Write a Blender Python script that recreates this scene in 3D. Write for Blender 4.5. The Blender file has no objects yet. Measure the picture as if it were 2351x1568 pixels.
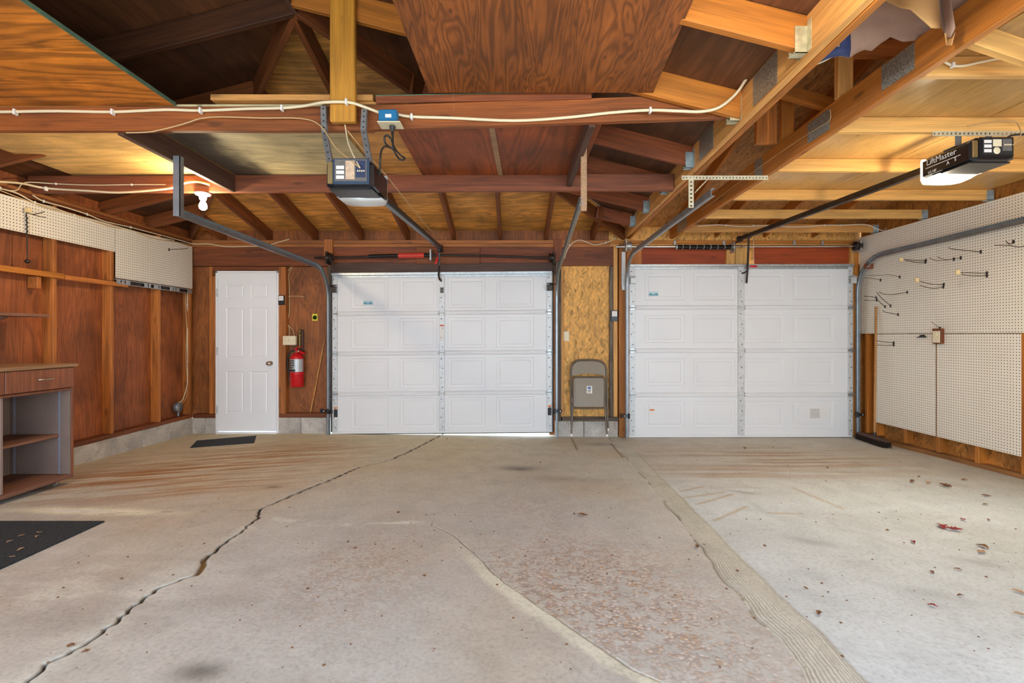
import bpy, math, random
import numpy as np
from mathutils import Vector, Matrix
random.seed(7); np.random.seed(7)
SC = bpy.context.scene
COL = SC.collection
# ---------------------------------------------------------------- camera, world, exposure
F, CX, HY, H = 1110.0, 1175.5, 770.0, 1.21       # focal length in pixels, principal column, horizon row, eye height
D = 5.97                                          # back wall plane
cam = bpy.data.cameras.new('camera'); camo = bpy.data.objects.new('camera', cam); COL.objects.link(camo)
camo.location = (0, 0, H); camo.rotation_euler = (math.pi/2, 0, 0)
cam.sensor_width = 36; cam.lens = 36*F/2351; cam.shift_x = (2351/2-CX)/2351; cam.shift_y = (HY-784)/2351
cam.clip_start = .02; cam.clip_end = 200
SC.camera = camo
w = bpy.data.worlds.new('sky'); SC.world = w; w.use_nodes = True
w.node_tree.nodes['Background'].inputs[0].default_value = (.66, .83, 1.02, 1)
w.node_tree.nodes['Background'].inputs[1].default_value = 6.4
vs = SC.view_settings
vs.view_transform = 'Standard'; vs.look = 'None'; vs.gamma = 1; vs.exposure = 0.02; vs.use_curve_mapping = False
SC.cycles.use_denoising = True; SC.cycles.max_bounces = 10; SC.cycles.diffuse_bounces = 6
SC.cycles.caustics_reflective = False; SC.cycles.caustics_refractive = False; SC.cycles.sample_clamp_indirect = 6
def lamp(name, loc, watts, col, rad=.03):
    l = bpy.data.lights.new(name, 'POINT'); l.energy = watts; l.color = col; l.shadow_soft_size = rad
    o = bpy.data.objects.new(name, l); COL.objects.link(o); o.location = loc; return o
lamp('bulb_or_fill_light', (-2.55, 3.92, 2.262), 34, (1, .80, .52))
lamp('bulb_or_fill_light', (.92, 1.45, 2.36), 22, (1, .90, .76))
lamp('bulb_or_fill_light', (-2.3, .55, 2.22), 30, (1, .92, .80))  # added fill lamp out of view, no bulb hangs here
lamp('opener_light', (2.73, 3.12, 2.13), 15, (1, .86, .62))
dl = bpy.data.lights.new('opener_light', 'AREA'); dl.shape = 'DISK'; dl.size = .16; dl.energy = 20; dl.color = (1, .88, .68)   # the lens throws most of its light down
dlo = bpy.data.objects.new('opener_light', dl); COL.objects.link(dlo); dlo.location = (2.73, 3.09, 2.14)
sun = bpy.data.lights.new('sun', 'SUN'); sun.energy = 10; sun.color = (.95, .97, 1); sun.angle = .01
suno = bpy.data.objects.new('sun', sun); COL.objects.link(suno); suno.location = (0, -6, 9); suno.rotation_euler = (math.radians(26), 0, math.radians(-8))   # high behind the camera: lights the drive, which bounces in through the open doorway
# ---------------------------------------------------------------- pixel -> world on planes that stand in the room
def P(px, py, Y): return Vector(((px-CX)*Y/F, Y, H-(py-HY)*Y/F))
def PX(px, py, X): return P(px, py, X*F/(px-CX))
def PZ(px, py, z): return P(px, py, (H-z)*F/(py-HY))
def XA(px, Y): return (px-CX)*Y/F
def ZA(py, Y): return H-(py-HY)*Y/F
def YL(px, X): return X*F/(px-CX)
def cross(x): return -.045*np.clip((np.asarray(x, float)+2.2)/3.6, 0, 1)
def zf(x, y): return .025*(D-np.minimum(np.asarray(y, float), D)) + cross(x)
def PF(px, py):
    Y = 3.0
    for _ in range(30):
        x = (px-CX)*Y/F; Y = (H-float(zf(x, Y)))*F/(py-HY)
    x = (px-CX)*Y/F
    return Vector((x, Y, float(zf(x, Y))))
# ---------------------------------------------------------------- materials
def hx(r, g=None, b=None):
    if g is None: r, g, b = int(r[0:2], 16), int(r[2:4], 16), int(r[4:6], 16)
    f = lambda c: (c/255/12.92) if c/255 <= .04045 else ((c/255+.055)/1.055)**2.4
    return (f(r), f(g), f(b), 1)
class G:
    def __init__(s, name, rough=.6, metal=0.0):
        s.m = bpy.data.materials.new(name); s.m.use_nodes = True; s.t = s.m.node_tree
        s.b = s.t.nodes['Principled BSDF']; s.b.inputs['Roughness'].default_value = rough; s.b.inputs['Metallic'].default_value = metal
    def set(s, sock, v):
        if isinstance(v, bpy.types.NodeSocket): s.t.links.new(v, sock)
        else: sock.default_value = v
    def n(s, typ, ins=None, out=0, **props):
        nd = s.t.nodes.new(typ)
        for k, v in props.items(): setattr(nd, k, v)
        for k, v in (ins or {}).items(): s.set(nd.inputs[k], v)
        return nd.outputs[out]
    def mix(s, f, a, b, blend='MIX'):
        nd = s.t.nodes.new('ShaderNodeMix'); nd.data_type = 'RGBA'; nd.blend_type = blend
        s.set(nd.inputs[0], f); s.set(nd.inputs[6], a); s.set(nd.inputs[7], b); return nd.outputs[2]
    def math(s, op, a, b=0.0, clamp=False):
        nd = s.t.nodes.new('ShaderNodeMath'); nd.operation = op; nd.use_clamp = clamp
        s.set(nd.inputs[0], a); s.set(nd.inputs[1], b); return nd.outputs[0]
    def ramp(s, f, stops, interp='LINEAR'):
        nd = s.t.nodes.new('ShaderNodeValToRGB'); nd.color_ramp.interpolation = interp
        e = nd.color_ramp.elements
        while len(e) < len(stops): e.new(.5)
        for k, (p, c) in enumerate(stops):
            e[k].position = p; e[k].color = c if not isinstance(c, (int, float)) else (c, c, c, 1)
        s.set(nd.inputs[0], f); return nd.outputs[0]
    def vec(s, jitter=True, scale=(1, 1, 1), rot=(0, 0, 0)):
        v = s.n('ShaderNodeTexCoord', out=3)
        if jitter:
            r = s.n('ShaderNodeObjectInfo', out='Random')
            r3 = s.n('ShaderNodeCombineXYZ', {0: s.math('MULTIPLY', r, 31.7), 1: s.math('MULTIPLY', r, 17.3), 2: s.math('MULTIPLY', r, 53.1)})
            v = s.n('ShaderNodeVectorMath', {0: v, 1: r3}, operation='ADD')
        return s.n('ShaderNodeMapping', {0: v, 2: rot, 3: scale})
    def noise(s, v, scale=1, detail=4, dist=0.0, rough=.55):
        return s.n('ShaderNodeTexNoise', {'Vector': v, 'Scale': scale, 'Detail': detail, 'Distortion': dist, 'Roughness': rough})
    def bump(s, h, strength=.2, dist=.01):
        nd = s.t.nodes.new('ShaderNodeBump'); nd.inputs['Strength'].default_value = strength; nd.inputs['Distance'].default_value = dist
        s.set(nd.inputs['Height'], h); s.t.links.new(nd.outputs[0], s.b.inputs['Normal'])
    def col(s, c): s.set(s.b.inputs['Base Color'], c); return s
AX = {'X': lambda a, c: (a, c, c), 'Y': lambda a, c: (c, a, c), 'Z': lambda a, c: (c, c, a)}
def shade(c, k): return (min(1, c[0]*k), min(1, c[1]*k), min(1, c[2]*k), 1)
def wood(name, base, axis='X', var=.45, streak=.35, knots=True, rough=.62, dirt=0.0):
    g = G(name, rough); c = hx(base)
    v = g.vec(scale=AX[axis](.9, 11)); v2 = g.vec(scale=AX[axis](3.2, 120))
    n1 = g.noise(v, 1, 5, 1.3); n2 = g.noise(v2, 1, 3)
    k = g.ramp(n1, [(.3, shade(c, 1-var)), (.5, c), (.72, shade(c, 1+var))])
    k = g.mix(1.0, k, g.ramp(n2, [(.3, 1-streak), (.7, 1+streak*.4)]), 'MULTIPLY')
    r = g.n('ShaderNodeObjectInfo', out='Random')
    k = g.mix(1.0, k, g.ramp(r, [(0, (.86, .84, .82, 1)), (.5, (1, 1, 1, 1)), (1, (1.14, 1.16, 1.18, 1))]), 'MULTIPLY')
    if knots:
        vo = g.n('ShaderNodeTexVoronoi', {'Vector': g.vec(scale=AX[axis](2.1, 7)), 'Scale': 1.0}, out='Distance')
        k = g.mix(g.ramp(vo, [(.05, .75), (.13, 0.0)]), k, shade(c, .32))
    if dirt: k = g.mix(g.ramp(g.noise(g.vec(scale=(3, 3, 3)), 1, 6), [(.5, 0.0), (.72, dirt)]), k, shade(c, .25))
    g.col(k); g.bump(n2, .12, .004); return g.m
def ply(name, base, axis='X', normal='Z', var=.4, blotch=.35, rough=.6, rings=16, mould=0.0, size=1.6):
    g = G(name, rough); c = hx(base)
    ac = [a for a in 'XYZ' if a not in (axis, normal)][0]
    sc = {axis: .24*size, ac: 1.9*size, normal: .3}
    v = g.vec(scale=(sc['X'], sc['Y'], sc['Z'])); n0 = g.noise(v, 1.0, 3, .7, .5)
    wv = g.math('ADD', g.math('MULTIPLY', g.math('SINE', g.math('MULTIPLY', n0, rings*6.283)), .5), .5)
    fn = g.noise(g.vec(scale=AX[axis](5, 100)), 1, 3); md = g.noise(g.vec(scale=AX[axis](1.2, 9)), 1, 4, .6)
    bl = g.noise(g.vec(scale=(1.1, 1.1, 1.1)), 1.6, 5, .6)
    k = g.ramp(wv, [(0, shade(c, 1-var)), (.45, c), (1, shade(c, 1+var*.75))])
    k = g.mix(1.0, k, g.ramp(md, [(.3, 1-var*.6), (.7, 1+var*.5)]), 'MULTIPLY')
    k = g.mix(1.0, k, g.ramp(fn, [(.3, .82), (.7, 1.12)]), 'MULTIPLY')
    k = g.mix(1.0, k, g.ramp(bl, [(.3, 1-blotch), (.7, 1+blotch)]), 'MULTIPLY')
    vo = g.n('ShaderNodeTexVoronoi', {'Vector': g.vec(scale=AX[axis](2.2, 4)), 'Scale': 1.4}, out='Distance')
    k = g.mix(g.ramp(vo, [(.03, .75), (.075, 0.0)]), k, shade(c, .35))
    if mould:
        mo = g.noise(g.vec(scale=AX[axis](1.2, 3.2)), 2.2, 7, .8, .65)
        k = g.mix(g.ramp(mo, [(.5, 0.0), (.7, mould)]), k, hx('2c2622'))
    g.col(k); g.bump(wv, .05, .002); return g.m
def osb(name, base, normal='Y', rough=.65, dark=1.0):
    g = G(name, rough); c = hx(base); i = 'XYZ'.index(normal); ls = []
    for k, (ang, s) in enumerate(((1.4, (13, 42)), (1.85, (15, 46)), (.95, (12, 38)))):
        rot = [0, 0, 0]; rot[i] = ang
        sc = [s[0], s[1]]; sc.insert(i, .4)
        v = g.vec(scale=(1, 1, 1), rot=tuple(rot)); v = g.n('ShaderNodeMapping', {0: v, 3: tuple(sc)})
        nz = g.math('MULTIPLY', g.noise(v, .9, 3), .45); v = g.n('ShaderNodeVectorMath', {0: v, 1: g.n('ShaderNodeCombineXYZ', {0: nz, 1: nz, 2: nz})}, operation='ADD')
        vc = g.n('ShaderNodeTexVoronoi', {'Vector': v, 'Scale': 1.0, 'Randomness': 1.0}, out='Color')
        ls.append(g.n('ShaderNodeSeparateColor', {0: vc}, out=0)); 
        if k == 0: sel = g.n('ShaderNodeSeparateColor', {0: vc}, out=1)
        if k == 1: sel2 = g.n('ShaderNodeSeparateColor', {0: vc}, out=2)
    f = g.mix(g.ramp(sel, [(.45, 0.0), (.5, 1.0)]), ls[0], ls[1]); f = g.mix(g.ramp(sel2, [(.6, 0.0), (.66, 1.0)]), f, ls[2])
    k = g.ramp(f, [(0, shade(c, .5)), (.12, shade(c, .78)), (.5, c), (.8, shade(c, 1.15)), (1, shade(c, 1.35))])
    k = g.mix(1.0, k, g.ramp(g.noise(g.vec(scale=(1.3, 1.3, 1.3)), 1.3, 4), [(.3, .78*dark), (.7, 1.15*dark)]), 'MULTIPLY')
    g.col(k); g.bump(f, .2, .004); return g.m
def plain(name, c, rough=.5, metal=0.0, mott=.0, ms=20, bump=0.0, emit=0.0):
    g = G(name, rough, metal); c = hx(c)
    if mott:
        n = g.noise(g.vec(scale=(1, 1, 1)), ms, 5); k = g.ramp(n, [(.3, shade(c, 1-mott)), (.7, shade(c, 1+mott*.7))]); g.col(k)
        if bump: g.bump(n, bump, .004)
    else: g.col(c)
    if emit: g.b.inputs['Emission Color'].default_value = c; g.b.inputs['Emission Strength'].default_value = emit
    return g.m
def pegmat(name, base, u, vax='Z', hole=.0042):
    g = G(name, .45); c = hx(base); tc = g.n('ShaderNodeTexCoord', out=3)
    sx = g.n('ShaderNodeSeparateXYZ', {0: tc}, out='XYZ'.index(u)); sz = g.n('ShaderNodeSeparateXYZ', {0: tc}, out='XYZ'.index(vax))
    f = lambda s: g.math('MULTIPLY', g.math('SUBTRACT', g.math('FRACT', g.math('DIVIDE', s, .0254)), .5), .0254)
    a, b = f(sx), f(sz)
    r = g.math('SQRT', g.math('ADD', g.math('MULTIPLY', a, a), g.math('MULTIPLY', b, b)))
    n = g.noise(g.vec(scale=(1, 1, 1)), 2.0, 5)
    k = g.mix(g.ramp(n, [(.35, 0.0), (.75, .35)]), c, shade(c, .82))
    k = g.mix(g.math('LESS_THAN', r, hole), k, hx('3a2c1e'))
    g.col(k); return g.m
def block(name, base):
    g = G(name, .9); c = hx(base)
    n = g.noise(g.vec(), 3.0, 6, .4); n2 = g.noise(g.vec(), 90, 3); n3 = g.noise(g.vec(), 6, 5, 1.0)
    k = g.ramp(n, [(.3, shade(c, .7)), (.5, c), (.7, shade(c, 1.35))])
    k = g.mix(g.ramp(n3, [(.55, 0.0), (.75, .5)]), k, hx('8a6f55'))
    k = g.mix(1.0, k, g.ramp(n2, [(.3, .75), (.7, 1.15)]), 'MULTIPLY')
    g.col(k); g.bump(n2, .35, .006); return g.m
M = {}
M['pine'] = wood('yellow_pine', 'dba65c', var=.22, streak=.2)
M['pine_warm'] = wood('warm_pine', 'cf9550', var=.3, streak=.25)
M['pine_orange'] = wood('orange_pine', 'b66f25', var=.3, streak=.25)
M['header'] = wood('stained_header', '7a3f1a', var=.4)
M['redwood'] = wood('aged_red_brown_wood', '884621', var=.4)
M['tie'] = wood('aged_tie_beam_wood', '8d4c1c', var=.4)
M['tie2'] = wood('purplish_tie_beam_wood', '7e4427', var=.4)
M['darkwood'] = wood('dark_stained_wood', '55382a', var=.3, knots=False)
M['rafter'] = wood('dark_rafter_wood', '7c431b', var=.4)
M['rafter_shaded'] = wood('attic_rafter_wood_shaded', '573219', var=.4)  # rafter wood again, darker: the attic shade is put into its colour
M['stud'] = wood('aged_stud_wood', 'ba7030', var=.4)
M['weathered'] = wood('weathered_jamb_wood', '6b5844', var=.8, streak=.6, dirt=.8)
M['redpanel'] = wood('red_header_panel', 'a8440f', var=.25, knots=True)
M['plate'] = wood('aged_plate_wood', 'a26330', var=.35)
M['broomwood'] = wood('broom_handle_wood', 'bd8648', axis='Z', var=.2, knots=False)
M['sheath_l'] = ply('dark_sheathing_plywood', '97542c', axis='Z', normal='X', var=.2, blotch=.4, rings=12, size=3)
M['sheath_b'] = ply('dark_siding_plywood', '915425', axis='Z', normal='Y', var=.22, rings=12, size=3.5)
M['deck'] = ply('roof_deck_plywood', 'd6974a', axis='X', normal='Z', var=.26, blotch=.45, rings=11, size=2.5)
M['deck_l'] = ply('roof_deck_side_shaded', '603a20', axis='Y', normal='Z', var=.2, blotch=.5, rings=8, size=2.5)  # side slopes darkened, attic shade included in the plywood colour
M['ply_left'] = ply('orange_plywood', 'bd7122', axis='X', normal='Z', var=.34, blotch=.45, rings=10, mould=.3, size=2.2)
M['ply_top'] = ply('brown_plywood', '7c451a', axis='Y', normal='Z', var=.34, rings=16, size=3.4)
M['ply_tan'] = ply('tan_plywood', 'd0a866', axis='X', normal='Z', var=.16, blotch=.25, mould=.3, rings=8, size=2)
M['ply_mould'] = ply('mouldy_grey_plywood', 'c4b68a', axis='X', normal='Z', var=.14, blotch=.3, mould=.35, rings=8, size=2)
M['ply_mid'] = ply('amber_plywood', 'c78f48', axis='X', normal='Z', var=.2, rings=8)
M['ply_red'] = ply('red_brown_plywood', '86411a', axis='Y', normal='Z', var=.25, blotch=.4, rings=10)
def mould_band(m):
    t = m.node_tree; b = t.nodes['Principled BSDF']; g = G.__new__(G); g.m = m; g.t = t; g.b = b
    src = b.inputs['Base Color'].links[0].from_socket; tc = g.n('ShaderNodeTexCoord', out=3)
    x = g.n('ShaderNodeSeparateXYZ', {0: tc}, out=0); n = g.noise(tc, 3.5, 7, .8, .65)
    f = g.math('ADD', x, g.math('MULTIPLY', n, .45))
    k = g.mix(g.ramp(f, [(.0, .55), (.02, .6), (.06, .92), (.16, .85), (.3, 0.0)]) if False else g.ramp(g.math('ADD', f, .55), [(.1, .55), (.22, .92), (.36, .85), (.5, 0.0)]), src, hx('3a3232'))
    t.links.new(k, b.inputs['Base Color'])
mould_band(M['ply_mould'])
M['veneer'] = ply('tan_veneer', 'c79a58', axis='Y', normal='Z', var=.12, blotch=.12, rough=.3, rings=26, size=3)
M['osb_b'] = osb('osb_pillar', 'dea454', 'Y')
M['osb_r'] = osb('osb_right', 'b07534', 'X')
M['osb_roof'] = osb('osb_roof', 'b98246', 'Z')
M['green'] = plain('green_edge_paint', '55705a', .7, mott=.3)
M['peg'] = pegmat('white_pegboard', 'efe6d4', 'Y')
M['block'] = block('concrete_block', 'bdb6ab')
M['white'] = plain('white_door_paint', 'f3f3f2', .45, mott=.03, ms=2)
M['whitedoor'] = plain('white_garage_door_paint', 'e4e3e1', .4, mott=.03, ms=1.5)
M['stile'] = plain('galvanized_white_stile', 'cfcfcc', .45, .2, mott=.16, ms=35)
M['galv'] = plain('galvanized_steel', 'b9bcbb', .38, .75, mott=.18, ms=30)
M['galvgrey'] = plain('grey_steel_track', '98a0a4', .4, .7, mott=.15, ms=12)
M['galvblue'] = plain('bluish_hanger_steel', 'a9bcc0', .45, .5, mott=.3, ms=30)
M['galvwarm'] = plain('yellowish_hanger_steel', 'c6bd98', .45, .4, mott=.3, ms=30)  # yellower tone for the hangers nearer the camera
M['bezelsheen'] = plain('bezel_with_blue_sheen', '3b4c60', .15)  # bluish reflection on the bezel painted in as its base colour
M['navy'] = plain('navy_panel_print', '25304f', .5, mott=.5, ms=300)
M['photolabel'] = plain('tan_panel_print', 'c9ab8c', .5, mott=.25, ms=60)
M['gusset'] = plain('toothed_plate_steel', 'a3a091', .35, .6, mott=.6, ms=110, bump=.6)
M['darkmetal'] = plain('dark_oily_steel', '3b332d', .45, .6, mott=.3)
M['black'] = plain('black_plastic', '17181a', .35)
M['blacksteel'] = plain('black_spring_steel', '1c1a19', .4, .5)
M['rubber'] = plain('black_rubber', '161616', .8)
M['shinyblack'] = plain('glossy_black_housing', '191c20', .18)
M['goldmetal'] = plain('champagne_housing', '9a8558', .3, .6)
M['redpaint'] = plain('red_paint', 'c8161d', .35)
M['redtape'] = plain('red_spring_label', 'cc3a2c', .5, mott=.15, ms=60)
M['label'] = plain('white_paper', 'e6e2da', .7)
M['labelgrey'] = plain('printed_label', '6b655f', .7, mott=.7, ms=420)
M['labelblack'] = plain('black_label', '232323', .6)
M['teal'] = plain('teal_sticker', '5f9aa6', .5)
M['paleteal'] = plain('pale_teal_sticker', 'b9d2d4', .5)
M['orange'] = plain('orange_print', 'd2702a', .6)
M['yellow'] = plain('yellow_sticker', 'e5d23a', .5)
M['greenink'] = plain('green_ink', '4d7a1c', .5)
M['wire'] = plain('cream_cable', 'e3d3ae', .55)
M['thinwire'] = plain('tan_wire', 'c9a878', .55)
M['cord'] = plain('black_cord', '26221f', .5)
M['brass'] = plain('brass', '8c7544', .45, .6)
M['nickel'] = plain('nickel', 'c4b9a6', .22, .9)
M['chrome'] = plain('chrome', 'd8d8d8', .15, 1.0)
M['taupe'] = plain('taupe_enamel', '78674f', .38, .15)
M['taupedark'] = plain('taupe_tube', '65594a', .35, .3)
M['blue'] = plain('blue_junction_box', '1f6f9c', .45)
M['ivory'] = plain('ivory_plate', 'e3d6b2', .45)
M['porcelain'] = plain('white_porcelain', 'f0ece2', .25)
M['bulb'] = plain('lit_bulb_glass', 'fff1cf', .3, emit=40.0)
M['lens'] = plain('lit_lens', 'fff0d2', .4, emit=4.0)
M['lensoff'] = plain('frosted_lens', 'd7d9d6', .35)
M['cab'] = wood('cabinet_veneer', '8c5233', axis='Z', var=.3, knots=False, rough=.4)
M['cabin'] = plain('brown_cabinet_lining', '927c70', .5, mott=.12, ms=6)
M['cabtop'] = wood('cabinet_top_wood', 'a98460', axis='Y', var=.2, knots=False)
M['cabshelf'] = wood('cabinet_shelf_wood', '865c48', axis='Y', var=.3, knots=False)
M['paper'] = plain('kraft_paper', '9a7a66', .75, mott=.2, ms=3, bump=.3)
M['paperlit'] = plain('kraft_paper_lit', 'c4945a', .75, mott=.15, ms=4)  # lighter copy of the kraft paper, light on the flap put into its colour
M['blueprint'] = plain('blue_print', '29345a', .7)
M['leafbrown'] = plain('brown_leaf', '7a5436', .8, mott=.3, ms=60)
M['leafred'] = plain('red_leaf', '8a2a2a', .7, mott=.3, ms=60)
M['leaftan'] = plain('tan_leaf', 'ab8664', .8, mott=.3, ms=60)
M['bristle'] = plain('dark_bristle', '24160f', .9, mott=.4, ms=150)
M['glass'] = plain('caster_plastic', '8f8577', .3)
M['ink'] = plain('grey_print', '555555', .7)
M['drive'] = plain('concrete_drive', 'c9c6c0', .9, mott=.1, ms=4)
def mat_mat():
    g = G('charcoal_mat', .95)
    n = g.noise(g.vec(), 160, 3); k = g.ramp(n, [(.35, hx('1c2024')), (.6, hx('33383d')), (.78, hx('6d737a'))]); g.col(k); g.bump(n, .5, .006); return g.m
M['mat'] = mat_mat()
def mat_floor():
    g = G('worn_concrete', .78)
    a = g.n('ShaderNodeVertexColor', layer_name='Col'); ag = g.n('ShaderNodeAttribute', attribute_name='agg', out='Fac')
    v = g.n('ShaderNodeTexCoord', out=3)
    n1 = g.noise(v, 5, 7, .5, .62); n2 = g.noise(v, 60, 4); n3 = g.noise(v, 22, 5, .8)
    k = g.mix(1.0, a, g.ramp(n1, [(.3, .88), (.5, 1.0), (.7, 1.09)]), 'MULTIPLY')
    k = g.mix(1.0, k, g.ramp(n2, [(.3, .83), (.48, 1.0), (.7, 1.08)]), 'MULTIPLY')
    vo = g.n('ShaderNodeTexVoronoi', {'Vector': v, 'Scale': 62.0}, out='Color'); vd = g.n('ShaderNodeTexVoronoi', {'Vector': v, 'Scale': 62.0}, out='Distance')
    peb = g.ramp(g.n('ShaderNodeSeparateColor', {0: vo}, out=0), [(0, hx('a3917f')), (.3, hx('cbbfb3')), (.55, hx('d8cdc2')), (.75, hx('c09a6c')), (1, hx('e6dfd9'))])
    peb = g.mix(g.ramp(vd, [(.35, 0.0), (.62, .85)]), peb, hx('a89a90'))
    f = g.math('MULTIPLY', ag, g.ramp(n3, [(.42, 0.0), (.56, 1.0)]))
    k = g.mix(f, k, peb)
    pit = g.n('ShaderNodeTexVoronoi', {'Vector': v, 'Scale': 13.0}, out='Distance')
    k = g.mix(g.ramp(pit, [(.02, .55), (.06, 0.0)]), k, hx('5a4a3c'))
    h = g.math('ADD', g.math('MULTIPLY', n2, .5), g.math('MULTIPLY', g.math('MULTIPLY', f, vd), -1.6))
    g.col(k); g.bump(h, .3, .006); return g.m
M['floor'] = mat_floor()
# ---------------------------------------------------------------- mesh helpers
WL = {}
def wloc(o):
    return WL.get(o.name, Vector((0, 0, 0))) if o else Vector((0, 0, 0))
def tag(o, label=None, cat=None, group=None, kind=None):
    if label: o['label'] = label
    if cat: o['category'] = cat
    if group: o['group'] = group
    if kind: o['kind'] = kind
    return o
def thing(name, label, cat, loc, group=None):
    o = bpy.data.objects.new(name, None); COL.objects.link(o); o.location = loc; o.empty_display_size = .05
    WL[o.name] = Vector(loc); return tag(o, label, cat, group)
def struct_root(name, loc=(0, 0, 0)):
    o = bpy.data.objects.new(name, None); COL.objects.link(o); o.location = loc; WL[o.name] = Vector(loc); o['kind'] = 'structure'; return o
class MB:
    def __init__(s): s.v = []; s.f = []; s.mi = []; s.sm = []
    def add(s, vs, fs, mi=0, sm=False):
        b = len(s.v); s.v += [Vector(p) for p in vs]
        for q in fs: s.f.append([b+i for i in q]); s.mi.append(mi); s.sm.append(sm)
        return s
    def box(s, x0, x1, y0, y1, z0, z1, mi=0, Mx=None):
        x0, x1 = sorted((x0, x1)); y0, y1 = sorted((y0, y1)); z0, z1 = sorted((z0, z1))
        vs = [Vector((x, y, z)) for z in (z0, z1) for y in (y0, y1) for x in (x0, x1)]
        if Mx is not None: vs = [Mx @ p for p in vs]
        return s.add(vs, [(0, 2, 3, 1), (4, 5, 7, 6), (0, 1, 5, 4), (2, 6, 7, 3), (0, 4, 6, 2), (1, 3, 7, 5)], mi)
    def cbox(s, x0, x1, y0, y1, z0, z1, b=.003, mi=0, Mx=None):      # box with chamfered edges
        c = ((x0+x1)/2, (y0+y1)/2, (z0+z1)/2); h = (abs(x1-x0)/2, abs(y1-y0)/2, abs(z1-z0)/2); b = min(b, .45*min(h))
        vs, ix = [], {}
        for sx in (-1, 1):
            for sy in (-1, 1):
                for sz in (-1, 1):
                    for ax in range(3):
                        p = [sx*h[0], sy*h[1], sz*h[2]]
                        for a2 in range(3):
                            if a2 != ax: p[a2] -= (sx, sy, sz)[a2]*b
                        ix[(sx, sy, sz, ax)] = len(vs); q = Vector([c[i]+p[i] for i in range(3)]); vs.append(Mx @ q if Mx is not None else q)
        fs = []
        for ax in range(3):
            o1, o2 = [a for a in range(3) if a != ax]
            for sg in (-1, 1):
                ring = []
                for (p, q) in ((-1, -1), (1, -1), (1, 1), (-1, 1)):
                    k = [0, 0, 0]; k[ax] = sg; k[o1] = p; k[o2] = q; ring.append(ix[(k[0], k[1], k[2], ax)])
                fs.append(ring)
        for ax in range(3):
            o1, o2 = [a for a in range(3) if a != ax]
            for p in (-1, 1):
                for q in (-1, 1):
                    k0 = [0, 0, 0]; k1 = [0, 0, 0]; k0[o1] = k1[o1] = p; k0[o2] = k1[o2] = q; k0[ax] = -1; k1[ax] = 1
                    fs.append([ix[(*k0, o1)], ix[(*k1, o1)], ix[(*k1, o2)], ix[(*k0, o2)]])
        for sx in (-1, 1):
            for sy in (-1, 1):
                for sz in (-1, 1): fs.append([ix[(sx, sy, sz, a)] for a in range(3)])
        return s.add(vs, fs, mi)
    def tube(s, pts, r, n=8, mi=0, caps=True):
        pts = [Vector(p) for p in pts]; rs = r if isinstance(r, (list, tuple)) else [r]*len(pts); rings = []; up = None
        for i, p in enumerate(pts):
            d = (pts[min(i+1, len(pts)-1)]-pts[max(i-1, 0)])
            d = d.normalized() if d.length > 1e-9 else Vector((0, 0, 1))
            if up is None: up = Vector((0, 0, 1)) if abs(d.z) < .9 else Vector((1, 0, 0))
            a = d.cross(up)
            if a.length < 1e-4: a = d.cross(Vector((.3, .8, .5)))
            a.normalize(); b = a.cross(d).normalized(); up = b
            rings.append([p+(a*math.cos(t)+b*math.sin(t))*rs[i] for t in [2*math.pi*k/n for k in range(n)]])
        vs = [q for rg in rings for q in rg]; fs = []
        for i in range(len(rings)-1):
            for k in range(n): fs.append((i*n+k, i*n+(k+1) % n, (i+1)*n+(k+1) % n, (i+1)*n+k))
        s.add(vs, fs, mi, True)
        if caps: s.add(rings[0], [list(range(n))[::-1]], mi); s.add(rings[-1], [list(range(n))], mi)
        return s
    def lathe(s, prof, c=(0, 0, 0), axis='Z', n=20, mi=0):
        vs = []; fs = []; c = Vector(c)
        for (r, h) in prof:
            for k in range(n):
                t = 2*math.pi*k/n; a, b = r*math.cos(t), r*math.sin(t)
                vs.append(c+(Vector((a, b, h)) if axis == 'Z' else Vector((h, a, b)) if axis == 'X' else Vector((a, h, b))))
        for i in range(len(prof)-1):
            for k in range(n): fs.append((i*n+k, i*n+(k+1) % n, (i+1)*n+(k+1) % n, (i+1)*n+k))
        s.add(vs, fs, mi, True)
        for i in (0, len(prof)-1):
            if prof[i][0] > 1e-4: s.add(vs[i*n:(i+1)*n], [list(range(n))], mi)
        return s
    def prism(s, poly, d, mi=0):                                     # polygon of 3-D points swept by vector d
        poly = [Vector(p) for p in poly]; d = Vector(d); n = len(poly)
        fs = [list(range(n))[::-1], list(range(n, 2*n))]+[(i, (i+1) % n, n+(i+1) % n, n+i) for i in range(n)]
        return s.add(poly+[p+d for p in poly], fs, mi)
    def sweep(s, prof, pts, ups, mi=0, closed=False):                # 2-D profile (a,b) along a path; a = side, b = up
        n = len(prof); vs = []; fs = []
        for i, p in enumerate(pts):
            p = Vector(p); d = (Vector(pts[min(i+1, len(pts)-1)])-Vector(pts[max(i-1, 0)])).normalized()
            u = Vector(ups[i]); a = d.cross(u).normalized(); u = a.cross(d).normalized()
            vs += [p+a*x+u*y for x, y in prof]
        m = n if closed else n-1
        for i in range(len(pts)-1):
            for k in range(m): fs.append((i*n+k, i*n+(k+1) % n, (i+1)*n+(k+1) % n, (i+1)*n+k))
        s.add(vs, fs, mi)
        if closed: s.add(vs[:n], [list(range(n))[::-1]], mi); s.add(vs[-n:], [list(range(n))], mi)
        return s
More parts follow.
